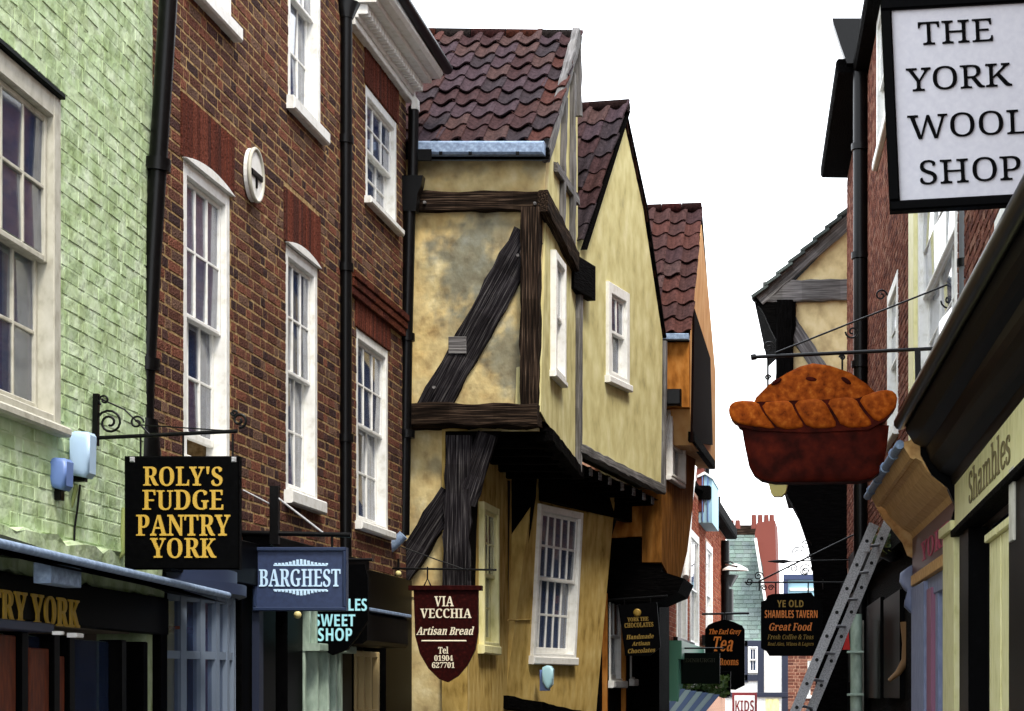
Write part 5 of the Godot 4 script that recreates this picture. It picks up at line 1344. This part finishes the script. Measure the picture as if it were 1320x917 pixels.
func pie_sign() -> void:
	var D := 16.3
	var o := thing("pie_sign", "large carved wooden pie with plaited crust hanging from iron bar", "sign", front(1048, 624, D))
	# dish
	var b := MB.new(); var pl := ppoly([[956, 550], [1000, 548], [1048, 547], [1096, 548], [1146, 550], [1143, 580], [1139, 600], [1134, 610], [1124, 618], [1108, 622], [1048, 623], [1000, 623], [982, 620], [972, 613], [966, 602], [961, 578]])
	pillow(b, pl, .07, .04, -.13); b.prism(PackedVector2Array(pl), -.14, -.12); part(o, "dish", b, M.pie_dish)
	# domed lid
	b = MB.new(); pl = ppoly([[968, 532], [975, 514], [992, 497], [1014, 483], [1032, 474], [1048, 470], [1070, 473], [1096, 482], [1118, 497], [1132, 511], [1140, 528], [1090, 540], [1048, 542], [1010, 540]])
	pillow(b, pl, .06, .045, -.13); b.prism(PackedVector2Array(pl), -.14, -.12); part(o, "lid", b, M.pie_crust)
	for q in [[1001, 492, -.5], [1046, 489, .15], [1091, 491, .6]]:
		b = MB.new(); var c := P(q[0], q[1], .10); var pts := []
		for i in 12:
			var a := TAU * i / 12; var v := Vector2(cos(a) * .05, sin(a) * .02).rotated(-q[2]); pts.append(Vector2(c.x, c.y) + v)
		pillow(b, pts, .098, .012, .05); part(o, "steam_slit", b, M.pie_dish)
	# plaited rim, five twists
	var cuts := [[[940, 534], [942, 524], [952, 519], [978, 520], [984, 534], [998, 551], [1000, 556], [975, 553], [955, 550], [944, 544]], [[981, 522], [1008, 519], [1020, 520], [1027, 536], [1037, 550], [1034, 555], [1006, 557], [990, 540]], [[1023, 520], [1050, 517], [1062, 519], [1071, 534], [1080, 551], [1072, 555], [1042, 555], [1031, 538]], [[1065, 519], [1086, 515], [1103, 516], [1110, 530], [1126, 549], [1116, 554], [1086, 554], [1076, 536]], [[1106, 516], [1130, 507], [1148, 505], [1157, 513], [1155, 527], [1142, 541], [1130, 548], [1115, 531]]]
	poly_part(o, "rim_core", [[943, 533], [946, 523], [980, 518], [1050, 515.5], [1104, 514], [1130, 506], [1148, 504], [1155, 513], [1153, 527], [1140, 543], [1120, 554], [1040, 558], [975, 555], [952, 550]], -.09, .118, M.pie_dish)
	for c in cuts:
		b = MB.new(); var q := []
		var g := ppoly(c)      # round the corners off
		for i in g.size():
			var a: Vector2 = g[i]; var e: Vector2 = g[(i + 1) % g.size()]
			q.append(a.lerp(e, .25)); q.append(a.lerp(e, .75))
		pillow(b, q, .115, .032, -.10); b.prism(PackedVector2Array(q), -.11, -.09); part(o, "crust_twist", b, M.pie_crust)
	for px in [990, 1086]:
		b = MB.new(); b.tube([P(px, 500), P(px, 458)], .009, 6); part(o, "hanger", b, M.iron)
	o = thing("sign_bracket", "long iron bar with stay and scrolls carrying the carved pie", "bracket", front(1210, 460, D))
	b = MB.new(); b.tube([P(972, 460.5), P(1216, 449)], .016, 8); b.tube([P(968, 461), P(975, 460)], .026, 8); part(o, "bar", b, M.iron)
	b = MB.new(); b.tube([P(1000, 455), P(1232, 363)], .008, 6); part(o, "stay", b, M.iron)
	for k in [[991, 448, 8, 0, 1], [990, 487, 4, 0, 1], [1099, 428, 9, PI, 1], [1136, 381, 8, 0, 1], [1224, 388, 11, PI, 1], [1086, 461, 4, PI, -1]]:
		b = MB.new(); b.tube(spiral(P(k[0], k[1]), k[2] / F * D, 1.3, k[3], k[4]), .008, 6); part(o, "scroll", b, M.iron)
	b = MB.new(); b.bar(P(1183, 450), P(1184, 505), .05, .04); part(o, "wall_plate", b, M.iron)
	b = MB.new(); b.tube([P(1216, 441), P(1217, 432)], .022, 8, .028); part(o, "blue_finial", b, plain(s(.08, .12, .6), .4))

func small_things() -> void:
	# rainwater pipes on the left
	var o := thing("black_downpipe", "thick black downpipe between green house and brick town house", "drainpipe", Transform3D(Basis.IDENTITY, spot(182, 600, 11.9)))
	var b := MB.new(); b.tube([P(219, -40), P(213, 60), P(203, 215), P(196, 330), P(187, 500), P(184, 640)], .055, 12); part(o, "pipe", b, M.iron)
	for k in [[203, 213], [189, 470]]:
		b = MB.new(); b.tube([P(k[0] + .4, k[1] - 8), P(k[0] - .4, k[1] + 8)], .078, 12); part(o, "collar", b, M.iron); boxed(o, "ear", P(k[0] - 19, k[1] + 4, -.02), P(k[0] + 16, k[1] - 4, .0), M.iron)
	b = MB.new(); b.tube([P(188, 540), P(184, 590)], .07, 12, .11); part(o, "shoe", b, M.iron)
	o = thing("black_downpipe", "straight black downpipe between the two brown brick houses", "drainpipe", Transform3D(Basis.IDENTITY, spot(445, 720, 16.45)))
	b = MB.new(); b.tube([P(446, -30), P(445, 730)], .052, 12); part(o, "pipe", b, M.iron)
	b = MB.new(); b.tube([P(446, 24), P(446, 4)], .06, 10, .12); part(o, "hopper_head", b, M.iron)
	for py in [180, 345, 565]:
		b = MB.new(); b.tube([P(445, py + 5), P(445, py - 5)], .07, 12); part(o, "collar", b, M.iron)
	b = MB.new(); b.cbox(P(449, 0).x, P(449, 353).y, P(452, 0).x, P(449, 336).y, .0, .02); part(o, "white_mark", b, M.white)
	o = thing("black_downpipe", "black downpipe with hopper beside yellow timber framed wall", "drainpipe", Transform3D(Basis.IDENTITY, spot(528, 695, 18.75)))
	b = MB.new(); b.tube([P(533, 138), P(532, 230)], .05, 10); b.tube([P(528, 270), P(524, 440), P(520, 690)], .058, 12); part(o, "pipe", b, M.iron)
	b = MB.new(); b.prism(PackedVector2Array(ppoly([[519, 272], [518, 250], [514, 236], [513, 226], [545, 226], [543, 238], [538, 250], [536, 272]], .06)), -.06, .06); part(o, "hopper_head", b, M.iron)
	b = MB.new(); b.prism(PackedVector2Array(ppoly([[530, 140], [531, 127], [534, 122], [538, 127], [538, 140]], .05)), -.05, .05); part(o, "white_cap", b, M.white)
	for py in [435, 560]:
		b = MB.new(); b.tube([P(524, py + 5), P(524, py - 5)], .08, 12); part(o, "collar", b, M.iron)
	o = thing("lead_pipe", "blue grey bent lead pipe below the narrow brick house", "drainpipe", Transform3D(Basis.IDENTITY, spot(470, 728, 18.3)))
	b = MB.new(); b.tube([P(452, 727), P(470, 722), P(488, 716), P(506, 704), P(520, 690)], .05, 10); part(o, "pipe", b, M.lead)
	o = thing("black_downpipe", "black downpipe in the gap beside the leaning yellow wall", "drainpipe", Transform3D(Basis.IDENTITY, spot(648, 920, 21.2)))
	b = MB.new(); b.tube([P(652, 620), P(649, 800), P(646, 1075)], .05, 10); part(o, "pipe", b, M.iron)
	# alarm boxes
	for k in [[62, 590, 86, 632, "blue alarm box low on the pale green wall", M.plastic_blue], [88, 556, 116, 616, "white and blue alarm box high on the pale green wall", plain(s(.66, .76, .86), .35)], [697, 858, 713, 889, "pale blue alarm box under the leaning yellow wall's window", M.alarm]]:
		var d := 10.25 if k[0] < 80 else (10.45 if k[0] < 200 else 21.65)
		var x0: float = k[0]; var y0: float = k[1]; var x1: float = k[2]; var y1: float = k[3]
		o = thing("alarm_box", k[4], "alarm box", front((x0 + x1) / 2, y1, d), "alarm boxes")
		b = MB.new(); var pl := ppoly([[x0 + 2, y0 + 3], [x0 + 8, y0], [x1 - 3, y0 + 1], [x1, y0 + 5], [x1 - 1, y1 - 6], [x1 - 6, y1], [x0 + 6, y1 - 3], [x0 + 2, y1 - 10]]); pillow(b, pl, .0, .03, -.09)
		part(o, "cover", b, k[5])
		boxed(o, "back_plate", P(x0 - 1, y1 + 2, -.10), P(x1 - 4, y0 + 6, -.075), M.plastic_blue if k[0] > 80 else M.iron)
		if k[0] < 200: boxed(o, "base", P(x0 + 1, y1 + (14 if k[0] < 80 else 6), -.08), P(x1 - 8, y1 - 2, -.03), M.iron)
	o = thing("hanging_cable", "pale yellow cable hanging from the alarm boxes", "cable", front(90, 700, 10.55))
	b = MB.new(); b.tube([P(98, 625), P(94, 645), P(86, 668), P(72, 690), P(56, 700), P(40, 698), P(20, 690), P(0, 676)], .011, 6); part(o, "cable", b, M.cable)
	b = MB.new(); b.tube([P(103, 625), P(99, 660), P(96, 680), P(95, 712)], .006, 5); part(o, "cable", b, M.iron)
	o = thing("yellow_conduit", "pale yellow conduit bent at the corner of the green wall", "cable", front(158, 710, 11.2))
	b = MB.new(); b.tube([P(160, 655), P(158, 690), P(160, 712), P(150, 722)], .016, 6); part(o, "conduit", b, M.cable)
	# small lamps
	for k in [[383.5, 793, 14.2, "small cream globe lamp under the blue sign"], [513.5, 739.5, 18.4, "small yellow globe lamp beside the maroon shield sign"]]:
		o = thing("globe_lamp", k[3], "lamp", front(k[0], k[1], k[2]), "small globe lamps")
		b = MB.new(); var pr := []
		for i in 9: pr.append(Vector2(sin(PI * i / 8) * .028 + .0005, -cos(PI * i / 8) * .028))
		b.lathe(pr, Vector3.ZERO, 12); part(o, "globe", b, plain(s(.85, .80, .55), .4)); b = MB.new(); b.tube([Vector3(0, .02, 0), Vector3(0, .14, 0)], .012, 6); part(o, "stem", b, M.iron)
	o = thing("lantern", "yellow glazed lantern hanging under the carved pie", "lantern", front(1003, 641, 22))
	b = MB.new(); b.prism(PackedVector2Array(ppoly([[991, 624], [1016, 624], [1013, 636], [1008, 641], [998, 641], [994, 636]])), -.09, .09); part(o, "glass", b, M.lantern_glass)
	boxed(o, "roof", P(989, 624, -.12), P(1018, 620, .12), M.iron); b = MB.new(); b.tube([P(1004, 621), P(1004, 600)], .015, 6); b.tube([P(1004, 600), P(1060, 598)], .015, 6); part(o, "arm", b, M.iron)
	o = thing("street_lamp_head", "white enamel lamp head in front of the slate roof", "lamp", front(948, 736, 44))
	b = MB.new(); b.lathe([Vector2(.30, 0), Vector2(.28, .04), Vector2(.14, .12), Vector2(.03, .16)], Vector3.ZERO, 14); part(o, "shade", b, M.white)
	b = MB.new(); b.tube([Vector3(0, .14, 0), Vector3(-.1, .2, 0), Vector3(-.25, .2, 0)], .02, 6); part(o, "arm", b, M.iron)
	# aluminium ladder leaning on the tan canopy
	o = thing("ladder", "aluminium extension ladder leaning against the tan coved canopy", "ladder", front(958, 1100, 18.6))
	var st := []
	for k in [[1127, 676, 948, 1101, .25], [1146, 672, 966, 1110, -.1]]:
		var lo := P(k[2], k[3], k[4]); var hi := P(k[0], k[1], k[4]); st.append([lo, hi])
		b = MB.new(); b.bar(lo, hi, .028, .095, (Vector3(0, 0, 1).cross((hi - lo).normalized())).normalized()); 
		var c := MB.new(); c.bar(lo, hi, .095, .03); part(o, "stile", c, M.aluminium)
		for i in 10:
			var p := lo.lerp(hi, .30 + i * .072); var hl := MB.new(); hl.tube([p + Vector3(0, 0, .012), p + Vector3(0, 0, .022)], .018, 8); part(o, "rung_end", hl, M.iron)
	for i in 12:
		b = MB.new(); var t := .05 + i * .08; b.tube([st[0][0].lerp(st[0][1], t), st[1][0].lerp(st[1][1], t)], .015, 8); part(o, "rung", b, M.aluminium)
	boxed(o, "guide_bracket", P(1114, 712, .28), P(1122, 700, .31), M.aluminium)
	# tan carved horn hanging in the dark arcade, red pennant
	o = thing("carved_horn", "tan curved carved horn hanging in the dark shop arcade", "sign", front(1160, 880, 19.5))
	b = MB.new(); b.tube([P(1146, 878), P(1158, 868), P(1168, 852), P(1171, 830), P(1170, 802)], .02, 8, .075); part(o, "horn", b, plain(s(.46, .34, .20), .7))
	o = thing("red_pennant", "small red pennant beside the aluminium ladder", "pennant", front(1090, 838, 23))
	b = MB.new(); b.prism(PackedVector2Array(ppoly([[1086, 838], [1094, 814], [1096, 838]])), -.01, .01); part(o, "cloth", b, plain(s(.70, .07, .04), .7))
	# planted basket by the ladder
	o = thing("hanging_basket", "dark hanging basket with dry brown leaves above the ladder", "hanging basket", front(1150, 725, 20))
	b = MB.new(); b.lathe([Vector2(.02, 0), Vector2(.12, .05), Vector2(.16, .14)], Vector3.ZERO, 12); part(o, "basket", b, M.iron)
	var lf := MB.new()
	for i in 260:
		var p := Vector3(rng.randf_range(-.2, .22), rng.randf_range(.08, .34), rng.randf_range(-.15, .15)); var n := Vector3(rng.randf_range(-1, 1), rng.randf_range(-1, 1), rng.randf_range(-1, 1)).normalized() * .035; var t := n.cross(Vector3(.3, .5, .8)).normalized() * .022
		lf.col = Color(1, .55, .5) if rng.randf() < .5 else Color(.35, .4, .3); lf.quad(p - n, p + t, p + n, p - t)
	part(o, "foliage", lf, M.leaf)
